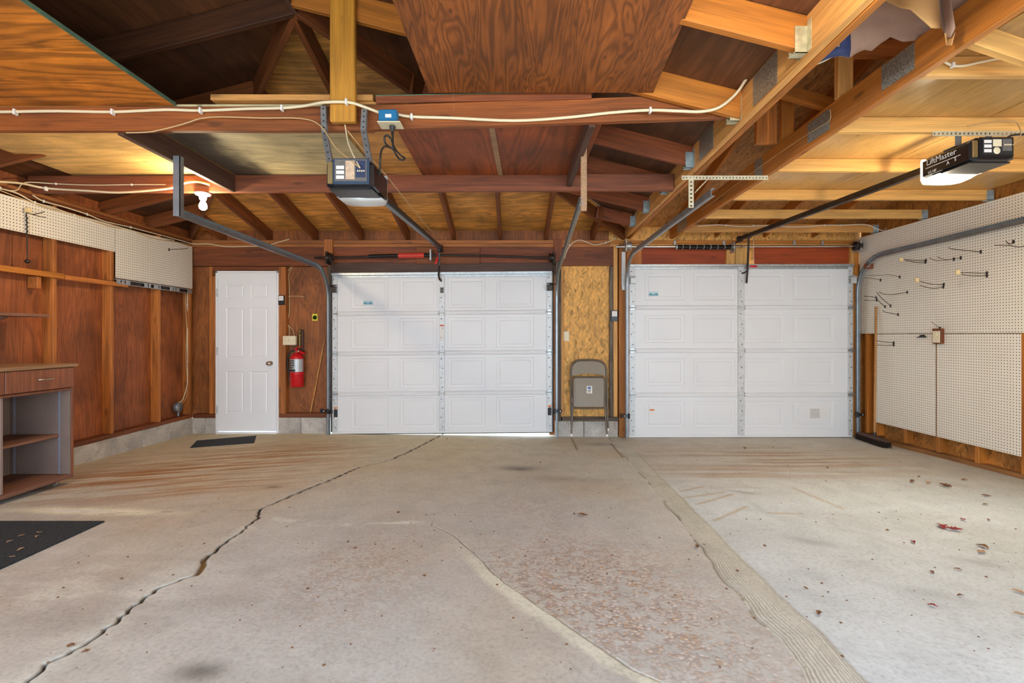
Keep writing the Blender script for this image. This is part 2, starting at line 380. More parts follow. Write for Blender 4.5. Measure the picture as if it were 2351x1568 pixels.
    def build(s, name, mat, parent=None, label=None, loc=None):
        org = Vector(loc) if loc is not None else Vector((0, 0, 0))
        pl = wloc(parent); base = pl+org if parent else org
        me = bpy.data.meshes.new(name); me.from_pydata([p-base for p in s.v], [], s.f)
        mats = mat if isinstance(mat, (list, tuple)) else [mat]
        for m in mats: me.materials.append(M[m] if isinstance(m, str) else m)
        me.polygons.foreach_set('material_index', s.mi); me.polygons.foreach_set('use_smooth', s.sm); me.update()
        o = bpy.data.objects.new(name, me); COL.objects.link(o); o.location = org
        WL[o.name] = base
        if parent: o.parent = parent
        if label: o['label'] = label
        return o
import bmesh
def fixn(o):
    bm = bmesh.new(); bm.from_mesh(o.data); bmesh.ops.recalc_face_normals(bm, faces=bm.faces); bm.to_mesh(o.data); bm.free(); return o
def board(name, p0, p1, w, t, mat, parent=None, up=(0, 0, 1), b=.003, label=None):
    """lumber from p0 to p1 (centre line), w along up, t across; own axes so the grain follows its length"""
    p0, p1 = Vector(p0), Vector(p1); d = p1-p0; L = d.length; x = d.normalized(); z = Vector(up); z = (z-x*z.dot(x)).normalized(); y = z.cross(x)
    m = MB(); m.cbox(-L/2, L/2, -t/2, t/2, -w/2, w/2, b); o = m.build(name, mat)
    R = Matrix((x, y, z)).transposed().to_4x4(); c = (p0+p1)/2; pl = wloc(parent)
    o.matrix_basis = Matrix.Translation(c-pl) @ R; WL[o.name] = c
    fixn(o)
    if parent: o.parent = parent
    if label: o['label'] = label
    return o
def bx(name, x0, x1, y0, y1, z0, z1, mat, parent=None, axis='X', b=.003, label=None):
    """axis-aligned lumber with its grain along the given axis"""
    cx, cy, cz = (x0+x1)/2, (y0+y1)/2, (z0+z1)/2; dx, dy, dz = abs(x1-x0), abs(y1-y0), abs(z1-z0)
    if axis == 'X': return board(name, (cx-dx/2, cy, cz), (cx+dx/2, cy, cz), dz, dy, mat, parent, (0, 0, 1), b, label)
    if axis == 'Y': return board(name, (cx, cy-dy/2, cz), (cx, cy+dy/2, cz), dz, dx, mat, parent, (0, 0, 1), b, label)
    return board(name, (cx, cy, cz-dz/2), (cx, cy, cz+dz/2), dx, dy, mat, parent, (1, 0, 0), b, label)
def smooth_path(pts, k=4):
    pts = [Vector(p) for p in pts]; out = []
    for i in range(len(pts)-1):
        p0 = pts[max(i-1, 0)]; p1 = pts[i]; p2 = pts[i+1]; p3 = pts[min(i+2, len(pts)-1)]
        for j in range(k):
            t = j/k; out.append(.5*((2*p1)+(p2-p0)*t+(2*p0-5*p1+4*p2-p3)*t*t+(3*p1-p0-3*p2+p3)*t**3))
    return out+[pts[-1]]
def text(body, size, loc, xdir, ydir, mat, parent, name='lettering', depth=.0006):
    c = bpy.data.curves.new(name, 'FONT'); c.body = body; c.size = size; c.extrude = depth; c.align_x = 'LEFT'; c.align_y = 'BOTTOM'; c.resolution_u = 2
    c.materials.append(M[mat])
    t = bpy.data.objects.new(name, c); dg = bpy.context.evaluated_depsgraph_get(); COL.objects.link(t); dg.update()
    me = bpy.data.meshes.new_from_object(t.evaluated_get(dg)); bpy.data.objects.remove(t)
    o = bpy.data.objects.new(name, me); COL.objects.link(o)
    if not me.materials: me.materials.append(M[mat])
    x = Vector(xdir).normalized(); y = Vector(ydir); y = (y-x*y.dot(x)).normalized(); z = x.cross(y)
    R = Matrix((x, y, z)).transposed().to_4x4()
    o.matrix_basis = Matrix.Translation(Vector(loc)-wloc(parent)) @ R; o.parent = parent; return o
def inset_face(mb, bounds, rects, y, steps, mi=0):
    """front face (towards -Y) on plane y split round rects; each rect stepped by (inset, depth) rings"""
    x0, x1, z0, z1 = bounds
    xs = sorted({x0, x1, *[r[0] for r in rects], *[r[1] for r in rects]}); zs = sorted({z0, z1, *[r[2] for r in rects], *[r[3] for r in rects]})
    for i in range(len(xs)-1):
        for j in range(len(zs)-1):
            a, b, c, d = xs[i], xs[i+1], zs[j], zs[j+1]; mx, mz = (a+b)/2, (c+d)/2
            if any(r[0] < mx < r[1] and r[2] < mz < r[3] for r in rects): continue
            mb.add([(a, y, c), (b, y, c), (b, y, d), (a, y, d)], [(0, 1, 2, 3)], mi)
    for (a, b, c, d) in rects:
        pr = [(a, y, c), (b, y, c), (b, y, d), (a, y, d)]
        for (ins, dep) in steps:
            nx = [(a+ins, y+dep, c+ins), (b-ins, y+dep, c+ins), (b-ins, y+dep, d-ins), (a+ins, y+dep, d-ins)]
            mb.add(pr+nx, [(k, (k+1) % 4, 4+(k+1) % 4, 4+k) for k in range(4)], mi); pr = nx
        mb.add(pr, [(0, 1, 2, 3)], mi)
# ================================================================ SETTING
# ---------------------------------------------------------------- floor: one slab with its cracks, patched seam and grooved joint strip
def interp_pts(px):
    w3 = [PF(*p) for p in px]; ys = np.array([p.y for p in w3]); xs = np.array([p.x for p in w3]); o = np.argsort(ys); return ys[o], xs[o]
crk = interp_pts([(1015,998),(937,1037),(898,1055),(824,1072),(740,1108),(663,1139),(598,1169),(592,1187),(551,1220),(510,1251),(472,1282),(464,1305),(444,1320),(357,1353),(296,1399),(265,1430),(219,1460),(189,1481),(112,1522),(66,1562)])
sea = interp_pts([(990,1205),(1046,1231),(1123,1307),(1151,1333),(1207,1374),(1289,1425),(1370,1481),(1457,1537),(1524,1566)])
jl = interp_pts([(1401,1006),(1429,1042),(1457,1072),(1508,1134),(1559,1190),(1610,1256),(1661,1328),(1702,1369),(1733,1414),(1789,1466),(1845,1537),(1860,1566)])
jr = interp_pts([(1427,1006),(1457,1034),(1508,1088),(1575,1154),(1641,1220),(1712,1292),(1784,1363),(1866,1435),(1927,1501),(1988,1566)])
def lat(seed, n=256): return np.random.RandomState(seed).rand(n, n)
def vnoise(x, y, seed):
    t = lat(seed); xi = np.floor(x).astype(int); yi = np.floor(y).astype(int); fx = x-xi; fy = y-yi; fx = fx*fx*(3-2*fx); fy = fy*fy*(3-2*fy)
    g = lambda a, b: t[a % 256, b % 256]
    return (g(xi, yi)*(1-fx)+g(xi+1, yi)*fx)*(1-fy)+(g(xi, yi+1)*(1-fx)+g(xi+1, yi+1)*fx)*fy
def fbm(x, y, seed, oct=5):
    a = 0; amp = .5
    for k in range(oct): a = a+amp*vnoise(x*2**k, y*2**k, seed+k); amp *= .5
    return a
rows = np.concatenate([np.linspace(-1, 1.25, 12)[:-1], np.linspace(1.25, 6.2, 430)])
xc = np.interp(rows, *crk)+.022*(fbm(rows*9, rows*0+3, 11)-.5)+.020*(vnoise(rows*38, rows*0+3, 12)-.5)
xs_ = np.interp(rows, *sea)+.03*(fbm(rows*7, rows*0+5, 21)-.5)
xl = np.interp(rows, *jl)+.04*(fbm(rows*6, rows*0+7, 31)-.5); xr = np.interp(rows, *jr)+.02*(fbm(rows*6, rows*0+9, 41)-.5)
xs_ = np.where(rows > 2.95, np.minimum(xs_, xl-.5), xs_); xs_ = np.maximum(xs_, xc+.35)
co = np.array([-.06, -.035, -.02, -.012, -.006, -.003, 0, .003, .006, .012, .02, .035, .06])
so = np.array([-.1, -.06, -.03, -.015, -.007, 0, .007, .015, .03, .06, .1])
A = np.linspace; N1, N2, N3, N4, N5 = 130, 110, 110, 64, 180
def seg(a, b, n): t = A(0, 1, n+1)[None, :]; return a[:, None]*(1-t)+b[:, None]*t
one = np.ones_like(rows)
X = np.concatenate([seg(-4.2*one, xc-.06, N1)[:, :-1], xc[:, None]+co[None, :], seg(xc+.06, xs_-.1, N2)[:, 1:-1], xs_[:, None]+so[None, :],
                    seg(xs_+.1, xl, N3)[:, 1:-1], seg(xl, xr, N4), seg(xr, 4.45*one, N5)[:, 1:]], axis=1)
Y = np.repeat(rows[:, None], X.shape[1], 1)
dc = np.abs(X-xc[:, None]); ds = np.abs(X-xs_[:, None])
Z = zf(X, Y)+.006*(fbm(X*1.3, Y*1.3, 51)-.5)
wid = .0048+.0042*np.clip((Y-2.9)/.6, 0, 1)+.006*np.clip(fbm(Y*3.1, Y*0+1, 61)-.35, 0, 1)+.007*np.exp(-((Y-2.38)/.12)**2)+.003*np.exp(-((Y-3.05)/.1)**2)
gro = np.clip(1-dc/(wid*1.6), 0, 1)
Z = Z-.018*gro**.7
sides = np.where(Y < 2.95, 1.0, np.clip(1-(Y-2.95)/.1, 0, 1))
Z = Z-.006*np.clip(1-ds/.006, 0, 1)*sides*(fbm(Y*8, Y*0, 63) > .47)
instrip = (X >= xl[:, None]-1e-6) & (X <= xr[:, None]+1e-6); u = np.clip((X-xl[:, None])/(xr-xl)[:, None], 0, 1)
rid = np.sin(u*78+9*fbm(u*3, Y*1.1, 71)+3*fbm(u*8, Y*.5, 72))*(.35+.9*fbm(u*5, Y*1.5, 74))
Z = Z+np.where(instrip, .006*np.sin(math.pi*u)+.0022*rid, 0)
lip = np.clip(1-np.abs(X-xl[:, None])/.012, 0, 1)*(fbm(Y*5, Y*0+2, 73) > .45); Z = Z-.007*lip
lin = lambda s: np.array(hx(s)[:3])
def mixc(c, col, f): return c*(1-f[..., None])+lin(col)[None, None, :]*f[..., None]
def blob(cx, cy, sx, sy, rot=0.0):
    c, s_ = math.cos(rot), math.sin(rot); dx, dy = X-cx, Y-cy; a = (dx*c+dy*s_)/sx; b = (-dx*s_+dy*c)/sy; return np.exp(-(a*a+b*b))
nz = fbm(X*1.6, Y*1.6, 81); nz2 = fbm(X*5, Y*5, 91); right = X > xr[:, None]
Cf = np.ones(X.shape+(3,))*lin('aba09a')
Cf = mixc(Cf, 'a69280', np.clip((nz-.42)*2.2, 0, .8))
Cf = mixc(Cf, 'b7a17f', np.clip((Y-3.1)/2.2, 0, 1)*.75*(~right)*np.clip((.9-X)/2.2+.35, 0, 1))
Cf = mixc(Cf, 'aa9d96', .75*blob(.55, 2.3, .75, 1.0))
Cf = mixc(Cf, 'c2b8ad', np.clip((fbm(X*4, Y*9, 95)-.42)*4, 0, .7)*blob(-2.15, 2.0, .8, .5))
strk = fbm((X*.9+Y*.35)*2.2, (Y-.35*X)*19, 101, 4)
for (cx, cy, sx, sy, am) in ((-2.75, 4.25, .85, .75, .95), (-2.1, 4.9, .6, .5, .7), (-3.2, 3.9, .5, .6, .8), (-2.3, 3.7, .6, .25, .45)):
    Cf = mixc(Cf, '8a5424', np.clip((strk-.36)*3.4, 0, 1)*blob(cx, cy, sx, sy, .2)*am*1.0)
Cf = mixc(Cf, 'ded2b8', np.clip(1.2*blob(-2.75, 3.13, .45, .055, -.05)*(.4+nz2), 0, .85))
bas = fbm(X*.8, Y*.8, 111)
Cr = np.ones(X.shape+(3,))*lin('c3c0ba'); Cr = mixc(Cr, 'aca79f', np.clip((bas-.45)*2.5, 0, .6)); Cr = mixc(Cr, 'b39a79', np.clip((Y-3.4)/1.6, 0, 1)*.6)
strk2 = fbm(X*1.1, Y*17, 121, 4)
Cr = mixc(Cr, '9c6a40', np.clip((strk2-.38)*4, 0, 1)*blob(2.55, 4.75, 1.3, .6)*.8)
Cr = mixc(Cr, 'a07348', np.clip((strk2-.5)*4, 0, 1)*blob(1.8, 4.15, .6, .45)*.35)
Cr = mixc(Cr, '8f7a62', .5*blob(4.1, 4.2, .5, 1.1)*np.clip(nz*1.6, 0, 1))
for (px, py, r1, r2, a) in ((1870, 1245, .14, .05, .35), (2150, 1365, .16, .05, .3), (1705, 1130, .1, .03, .5), (2235, 1290, .1, .04, .25)):
    q = PF(px, py); Cr = mixc(Cr, '6e6a62', a*blob(q.x, q.y, r1, r2, -.5))
def stroke(C, p, q, wd, colr, a, cond=True):
    p, q = PF(*p), PF(*q); d = Vector((q.x-p.x, q.y-p.y)); L2 = d.dot(d); t = np.clip(((X-p.x)*d.x+(Y-p.y)*d.y)/L2, 0, 1)
    ds2 = np.hypot(X-p.x-t*d.x, Y-p.y-t*d.y); return mixc(C, colr, a*np.exp(-(ds2/wd)**2))
for p, q in (((1562,1128),(1615,1117)),((1570,1143),(1660,1130)),((1600,1158),(1680,1135)),((1640,1195),(1715,1163)),((1820,1120),(1935,1168)),((1765,1178),(1840,1180)),((1640,1090),(2000,1070)),((1600,1075),(1960,1085)),((1660,1060),(2030,1052))):
    Cr = stroke(Cr, p, q, .012, 'a8895e', .65)
C = np.where(right[..., None], Cr, Cf)
for (px, py, r1, r2, a) in ((1195, 1075, .2, .09, .6), (1195, 1078, .09, .04, .5), (463, 1543, .09, .05, .75), (1300, 1100, .35, .1, .25), (830, 1010, .35, .12, .12), (628, 1118, .05, .03, .6), (1380, 1020, .25, .1, .4), (150, 1420, .35, .1, .18), (525, 1385, .25, .08, .15)):
    q = PF(px, py); C = mixc(C, '4c423a', a*blob(q.x, q.y, r1, r2)*(~right))
for p, q in (((1312,1005),(1325,1033)),((1402,1018),(1430,1050))): C = stroke(C, p, q, .012, '5e3f22', .8)
C = mixc(C, '958a7f', np.where(instrip, .8, 0)*1.0); C = mixc(C, 'c0b4a8', np.where(instrip, np.clip(.5+.5*rid, 0, .9), 0)); C = mixc(C, '6f604f', np.clip(lip, 0, 1)*.55)
rim = np.clip(1-np.abs(X-xr[:, None])/.012, 0, 1); C = mixc(C, '8b8074', rim*.45)
C = mixc(C, 'bcb2a8', np.exp(-(dc/.06)**2)*np.clip((fbm(X*6, Y*4, 131)-.36)*4, 0, .75)*(Y < 2.9))
C = mixc(C, '2c2018', np.clip(gro*2.2, 0, 1)*.95); C = mixc(C, '8a6430', np.clip(gro*1.4, 0, 1)*np.exp(-((Y-2.38)/.1)**2)*.8)
fillr = np.clip(1-np.abs(X-xs_[:, None]+.04)/(.035+.02*fbm(Y*3, Y*0, 141)+.02*fbm(X*9, Y*9, 142)), 0, 1)*sides*np.clip((2.4-Y)/.5+.55, 0, 1)
C = mixc(C, 'c4b7a6', np.clip(fillr*2.2, 0, .9)); C = mixc(C, '5c4f44', np.clip(1-ds/.006, 0, 1)*sides*.6)
pa, pb = PF(625, 1190), PF(985, 1198); tt = np.clip((X-pa.x)/(pb.x-pa.x), 0, 1); yc = pa.y+(pb.y-pa.y)*tt-.07*np.sin(tt*math.pi)
C = mixc(C, 'cfc8bc', np.clip(np.exp(-((Y-yc)/(.018+.03*fbm(X*5, Y*0, 151)))**2)*((X > pa.x) & (X < pb.x))*1.2*(.25+tt)*np.clip((pb.x-X)/.15, 0, 1)*np.clip((fbm(X*7, Y*16, 155)-.3)*4, 0, 1), 0, .7))
pc, pd = PF(170, 1183), PF(600, 1170); tt = np.clip((X-pc.x)/(pd.x-pc.x), 0, 1); yc2 = pc.y+(pd.y-pc.y)*tt+.04*(fbm(X*6, X*0, 161)-.5)
C = mixc(C, '5a4a3b', np.exp(-((Y-yc2)/.006)**2)*((X > pc.x) & (X < pd.x))*.6*(fbm(X*9, X*0, 162) > .45))
C = np.clip(C*np.where(right[..., None], np.array([1.16, 1.31, 1.44])[None, None, :], np.array([1.39, 1.60, 1.62])[None, None, :]), 0, .8)
agg = np.clip(blob(.3, 2.25, .55, .55)*1.5-.15, 0, 1)*(X > xs_[:, None])+.7*blob(-.75, 2.35, .35, .5)*(X < xs_[:, None])+.5*blob(.15, 3.3, .35, .35)+.6*blob(.75, 1.75, .35, .35)+.25*blob(-2.1, 2.0, .6, .35)
agg = np.clip(agg, 0, 1)*(~right)*(~instrip)
nr, nc = X.shape; fm = bpy.data.meshes.new('floor')
idx = np.arange(nr*nc).reshape(nr, nc); quads = np.stack([idx[:-1, :-1], idx[:-1, 1:], idx[1:, 1:], idx[1:, :-1]], -1).reshape(-1, 4)
fm.vertices.add(nr*nc); fm.vertices.foreach_set('co', np.stack([X, Y, Z], -1).astype(np.float32).ravel())
fm.loops.add(quads.size); fm.loops.foreach_set('vertex_index', quads.astype(np.int32).ravel())
fm.polygons.add(len(quads)); fm.polygons.foreach_set('loop_start', np.arange(0, quads.size, 4, dtype=np.int32))
fm.update(calc_edges=True); fm.validate()
at = fm.color_attributes.new('Col', 'FLOAT_COLOR', 'POINT'); at.data.foreach_set('color', np.concatenate([C, np.ones(C.shape[:2]+(1,))], -1).astype(np.float32).ravel())
ag = fm.attributes.new('agg', 'FLOAT', 'POINT'); ag.data.foreach_set('value', agg.astype(np.float32).ravel())
fm.polygons.foreach_set('use_smooth', np.ones(len(quads), bool))
fm.materials.append(M['floor']); floor = bpy.data.objects.new('floor', fm); COL.objects.link(floor); floor['kind'] = 'structure'
m = MB(); m.box(-12, 12, 6.25, 22, -.3, -.09); m.box(-12, 12, -14, -1.02, -.3, .12)
g_ = m.build('ground', 'drive'); g_['kind'] = 'structure'
# ---------------------------------------------------------------- back wall
XL, XR = -3.95, 4.28
wb = struct_root('wall_back')
def bb(name, px0, px1, py0, py1, Yf, t, mat, axis='X', b=.003, label=None, parent=None):
    return bx(name, XA(px0, Yf), XA(px1, Yf), Yf, Yf+t, ZA(py1, Yf), ZA(py0, Yf), mat, parent or wb, axis, b, label)
def sheet(name, x0, x1, y0, y1, z0, z1, mat, parent, label=None):
    m = MB(); m.box(x0, x1, y0, y1, z0, z1); return m.build(name, mat, parent, label)
SY = 6.055
sheet('sheathing', -4.06, XA(500, 6.0), SY, SY+.02, .18, 2.3, 'sheath_b', wb)
sheet('sheathing', XA(636, 6.0), XA(768, 6.0), SY, SY+.02, .18, 2.3, 'sheath_b', wb)
sheet('sheathing', XA(1262, 6.0), XA(1300, 6.0), SY, SY+.02, -.05, 2.3, 'sheath_b', wb)
sheet('sheathing', -4.06, 1.42, SY+.022, SY+.04, 2.0, 2.56, 'sheath_b', wb)
sheet('osb_panel', XA(1400, 6.0), XA(1452, 6.0), SY, SY+.02, -.06, 2.56, 'osb_b', wb)
sheet('osb_panel', 1.425, 4.45, SY+.022, SY+.04, 2.05, 2.62, 'osb_b', wb)
sheet('osb_panel', XA(1950, 6.0), 4.45, SY, SY+.02, -.06, 2.1, 'osb_b', wb)
sheet('osb_panel', XA(1293, 6.0), XA(1400, 6.0), 6.0, 6.012, ZA(957, 6.0), ZA(611, 6.0), 'osb_b', wb, label='oriented strand board panel between the garage doors')
bb('top_plate', 440, 1402, 551, 559, 5.962, .09, 'plate'); bb('top_plate', 440, 1402, 559.5, 567, 5.966, .09, 'plate')
bb('top_plate', 1400, 1967, 552, 559, 5.962, .09, 'pine_orange'); bb('top_plate', 1400, 1967, 559.5, 566, 5.966, .09, 'pine_warm')
bb('header', 443, 764, 567, 611, 5.975, .07, 'header'); bb('header', 762, 1278, 567, 603, 5.98, .04, 'redwood'); bb('header', 764, 1276, 603, 629, 5.995, .04, 'darkwood')
bb('header', 1276, 1409, 567, 610, 5.975, .07, 'header')
bb('backing_block', 955, 1102, 568, 606, 5.955, .022, 'tie'); 
bb('header_panel', 1472, 1670, 567, 610, 5.99, .02, 'redpanel'); bb('header_panel', 1733, 1953, 567, 608, 5.99, .02, 'redpanel')
bb('spring_block', 1668, 1688, 566, 608, 5.95, .04, 'pine_warm', 'Z'); bb('spring_block', 1689, 1717, 558, 608, 5.945, .04, 'pine', 'Z')
bb('cripple_block', 743, 763, 549, 596, 5.935, .036, 'stud', 'Z'); bb('cripple_block', 1272, 1290, 549, 600, 5.935, .036, 'redwood', 'Z')
bb('stud', 480, 487.5, 612, 950, 5.97, .085, 'stud', 'Z'); bb('stud', 488, 496, 634, 950, 5.975, .08, 'stud', 'Z'); bb('stud', 640, 656, 612, 950, 5.965, .085, 'stud', 'Z')
bb('stud', 752, 764, 600, 950, 5.985, .06, 'weathered', 'Z')
bb('door_header', 487, 640, 612, 621, 5.97, .08, 'header')
bb('bottom_plate', 442, 498, 951, 960, 5.965, .09, 'header'); bb('bottom_plate', 637, 758, 949, 958.5, 5.965, .09, 'header')
bb('jamb', 1276, 1288, 590, 990, 5.965, .09, 'weathered', 'Z'); bb('stud', 1288, 1294.5, 611, 957, 5.97, .085, 'pine_warm', 'Z')
bb('stud', 1399.5, 1408, 611, 957, 5.965, .09, 'weathered', 'Z'); bb('stud', 1408.5, 1418, 566, 957, 5.96, .09, 'pine_warm', 'Z')
bb('jamb', 1421, 1438, 560, 1003.5, 5.955, .1, 'pine_orange', 'Z'); bb('jamb', 1439, 1474, 566, 612, 5.975, .04, 'stud', 'Z')
bb('jamb', 1953, 1962, 560, 1001, 5.955, .09, 'pine_warm', 'Z'); bb('jamb', 1962.5, 1971, 552, 1001, 5.965, .09, 'pine_orange', 'Z')
bb('bottom_plate', 1290, 1420, 957, 967, 5.965, .09, 'weathered')
for a, b2, t_, bt in ((441, 470, 960, 996), (470.5, 497, 960, 996), (637, 690, 959, 996.5), (691, 757, 959, 997), (1276, 1340, 967, 1002), (1341, 1419, 967, 1004)):
    x0, x1 = XA(a, 5.955), XA(b2, 5.955); m = MB(); m.cbox(x0, x1, 5.955, 6.12, -.08, ZA(t_, 5.955), .006); m.build('concrete_block', 'block', wb)
# ---------------------------------------------------------------- left wall
wl = struct_root('wall_left')
for k in range(6):
    y1 = 6.06-1.22*k; sheet('sheathing', -4.06, -4.04, y1-1.217, y1, .18, 2.45, 'sheath_l', wl)
for y in (5.40, 4.76, 4.16, 3.55, 2.94, 2.33, 1.72): bx('stud', -4.04, XL, y, y+.038, .24, 2.33, 'stud', wl, 'Z')
bx('stud', -4.04, XL-.002, 5.93, 5.968, .24, 2.33, 'stud', wl, 'Z')
bx('bottom_plate', -4.04, XL+.004, 1.6, 5.97, .2, .24, 'header', wl, 'Y')
bx('top_plate', -4.04, XL, -1, 5.97, 2.335, 2.365, 'header', wl, 'Y'); bx('top_plate', -4.04, XL+.003, -1, 5.97, 2.367, 2.398, 'plate', wl, 'Y')
bx('brace', -4.03, XL, 4.02, 4.06, 1.6, 1.7, 'stud', wl, 'Y')
y = 5.96; k = 0
while y > 1.3:
    m = MB(); m.cbox(-4.1, XL+.018+.003*(k % 2), y-.402, y, -.05, .198, .006); m.build('concrete_block', 'block', wl); y -= .406; k += 1
sheet('frieze_board', -4.075, -4.062, -1, 6.08, 2.30, 2.60, 'sheath_l', wl)
# ---------------------------------------------------------------- right wall
wr = struct_root('wall_right')
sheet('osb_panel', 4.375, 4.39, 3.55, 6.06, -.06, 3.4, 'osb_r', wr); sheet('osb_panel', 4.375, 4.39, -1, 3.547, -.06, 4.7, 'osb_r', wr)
for y in (5.86, 5.70, 5.285, 4.875, 4.465, 4.055, 3.645, 3.235, 2.83): bx('stud', 4.29, 4.375, y-.019, y+.019, .03, 2.38, 'pine_orange', wr, 'Z')
m = MB(); vs = []
for y in (5.96, -1):
    z = float(zf(4.3, y)); vs += [(4.285, y, z-.01), (4.375, y, z-.01), (4.375, y, z+.04), (4.285, y, z+.04)]
m.add(vs, [(0, 1, 2, 3), (7, 6, 5, 4), (0, 4, 5, 1), (1, 5, 6, 2), (2, 6, 7, 3), (3, 7, 4, 0)]); o = m.build('bottom_plate', wood('sill_wood', '9c6a3a', axis='Y'), wr); fixn(o)
bx('top_plate', 4.29, 4.375, -1, 5.96, 2.38, 2.418, 'pine_warm', wr, 'Y')
# ---------------------------------------------------------------- rear wall (behind the camera): a wide open doorway
wq = struct_root('wall_rear'); sheet('gable_panel', -4.1, 4.45, -1.05, -1.0, 2.3, 4.7, 'osb_r', wq)  # unseen gable over the doorway, added to keep daylight out of the attic
# ---------------------------------------------------------------- roof
ce = struct_root('ceiling')
zb = lambda y: 2.40+.2204*(5.97-y)
zl = lambda x: 2.40+.2575*(x+3.95)
zr = lambda x: 2.43+.248*(1.38-x)
RX, RY = -1.27, 2.84; DK = .150
def clip(poly, a, b, c):
    out = []
    for i in range(len(poly)):
        p, q = poly[i], poly[(i+1) % len(poly)]; fp, fq = a*p[0]+b*p[1]-c, a*q[0]+b*q[1]-c
        if fp >= 0: out.append(p)
        if (fp >= 0) != (fq >= 0): t = fp/(fp-fq); out.append((p[0]+(q[0]-p[0])*t, p[1]+(q[1]-p[1])*t))
    return out
def deck(poly, zfun, axis, step, mat):
    i = 'XY'.index(axis); lo = min(p[i] for p in poly); hi = max(p[i] for p in poly); v = lo
    while v < hi-1e-4:
        q = clip(clip(poly, *((1, 0) if i == 0 else (0, 1)), v+.001), *((-1, 0) if i == 0 else (0, -1)), -(v+step-.001))
        if len(q) > 2: m = MB(); m.prism([(p[0], p[1], zfun(p)+DK) for p in q], (0, 0, .013)); fixn(m.build('roof_panel', mat, ce))
        v += step
deck([(-4.3, 6.38), (1.45, 6.1), (1.45, 6.0), (RX, RY), (-4.3, 6.38)][:4], lambda p: zb(p[1]), 'Y', 1.05, 'deck')
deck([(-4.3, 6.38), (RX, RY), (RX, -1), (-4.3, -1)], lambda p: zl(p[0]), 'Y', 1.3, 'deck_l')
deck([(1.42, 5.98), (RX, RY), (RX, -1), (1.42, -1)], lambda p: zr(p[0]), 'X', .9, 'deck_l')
deck([(1.40, 6.4), (4.7, 6.4), (4.7, -1), (1.40, -1)], lambda p: 2.47-.15+.12+.27*(6.0-p[1]), 'Y', 1.22, 'osb_roof')
sheet('gable_panel', 1.385, 1.40, -1, 6.0, 2.62, 4.6, 'osb_r', ce)  # unseen closure between the two roofs, added to block daylight
RW, RT = .14, .038
def rafter(p0, p1, mat='rafter', name='rafter', w=RW, t=RT): return board(name, p0, p1, w, t, mat, ce)
for k in range(9):
    x = -3.60+.575*k
    if x < RX: ytop = 5.97-(zl(x)-2.40)/.2204
    else: ytop = 5.97-(zr(x)-2.40)/.2204
    if abs(x-RX) < .1: ytop = RY
    if ytop > 5.9: continue
    rafter((x, 6.25, zb(6.25)+.072), (x, max(ytop, RY), zb(max(ytop, RY))+.072))
for y in (5.35, 4.76, 4.16, 3.55, RY, 2.23, 1.62, 1.0, .4, -.2, -.8):
    xt = RX if y <= RY else (2.40+.2204*(5.97-y)-2.40)/.2575-3.95
    rafter((-4.1, y, zl(-4.1)+.072), (xt, y, zl(xt)+.072), 'rafter_shaded' if y <= RY else 'rafter')
    xt2 = RX if y <= RY else 1.38-(zb(y)-2.43)/.248
    if xt2 < 1.2 and y not in (5.35,):
        yy = {4.76: 4.84, 4.16: 4.19, 3.55: 3.56, RY: 2.765, 2.23: 2.12, 1.62: 1.5}.get(y, y)
        near = y <= RY
        rafter((1.40-.026*(5.97-yy)-.002, yy, zr(1.36)+.085), (xt2, yy, zr(xt2)+.085), 'pine_orange' if near else 'redwood', w=.15)
rafter((1.34, 5.45, 2.51), (.95, 5.45, 2.6), 'redwood')
hp = Vector((RX, RY, zb(RY)+.075))
board('hip_rafter', (-4.05, 6.08, 2.375+.075), hp, .15, RT, 'rafter', ce); board('hip_rafter', (1.40, 6.03, 2.40+.075), hp, .15, RT, 'rafter', ce)
board('ridge_board', (RX, RY+.05, 3.17), (RX, -1, 3.17), .16, .03, 'darkwood', ce)
# tie beams, the joist between them, girder and truss
board('tie_beam', (-3.98, 2.81, 2.462), (-.80, 2.81, 2.463), .14, .038, 'tie', ce); board('tie_beam', (-.84, 2.80, 2.464), (1.285, 2.825, 2.545), .14, .038, 'tie', ce)
board('tie_beam', (-3.98, 3.99, 2.452), (1.33, 3.99, 2.470), .14, .038, 'tie2', ce); board('tie_beam', (-3.98, .62, 2.462), (1.2, .62, 2.48), .14, .038, 'tie', ce)
bx('joist', -2.31, -2.272, 2.83, 3.97, 2.383, 2.523, 'darkwood', ce, 'Y'); bx('joist', .45, .488, 2.83, 3.97, 2.43, 2.52, 'darkwood', ce, 'Y')
bx('ridge_post', -1.025, -.883, 2.715, 2.753, 2.412, 3.12, wood('post_pine', 'cf9030', var=.22, streak=.25), ce, 'Z', .006)
def gx(y): return 1.396-.0295*(5.97-y)                # girder left face
def tx(y): return 1.972-.0245*(5.84-y)                # second truss left face
board('girder', (gx(6.05)+.02, 6.05, 2.512), (gx(-.9)+.02, -.9, 2.512), .184, .038, 'pine_warm', ce); board('girder', (gx(6.05)+.06, 6.05, 2.508), (gx(-.9)+.06, -.9, 2.508), .184, .038, 'pine_orange', ce)
board('truss_chord', (tx(6.05)+.02, 6.05, 2.505), (tx(-.9)+.02, -.9, 2.505), .172, .038, 'pine_orange', ce)
bx('truss_web', tx(3.43)-.001, tx(3.43)+.088, 3.43, 3.468, 2.592, 3.2, 'pine_orange', ce, 'Z'); bx('truss_web', tx(3.43)-.15, tx(3.43)-.003, 3.48, 3.518, 2.592, 3.2, 'stud', ce, 'Z')
bx('truss_web', tx(2.81)-.001, tx(2.81)+.088, 2.81, 2.848, 2.592, 3.35, 'pine_warm', ce, 'Z')
bx('lateral_brace', 1.48, 2.35, 2.855, 2.893, 2.86, 2.96, 'stud', ce, 'X')
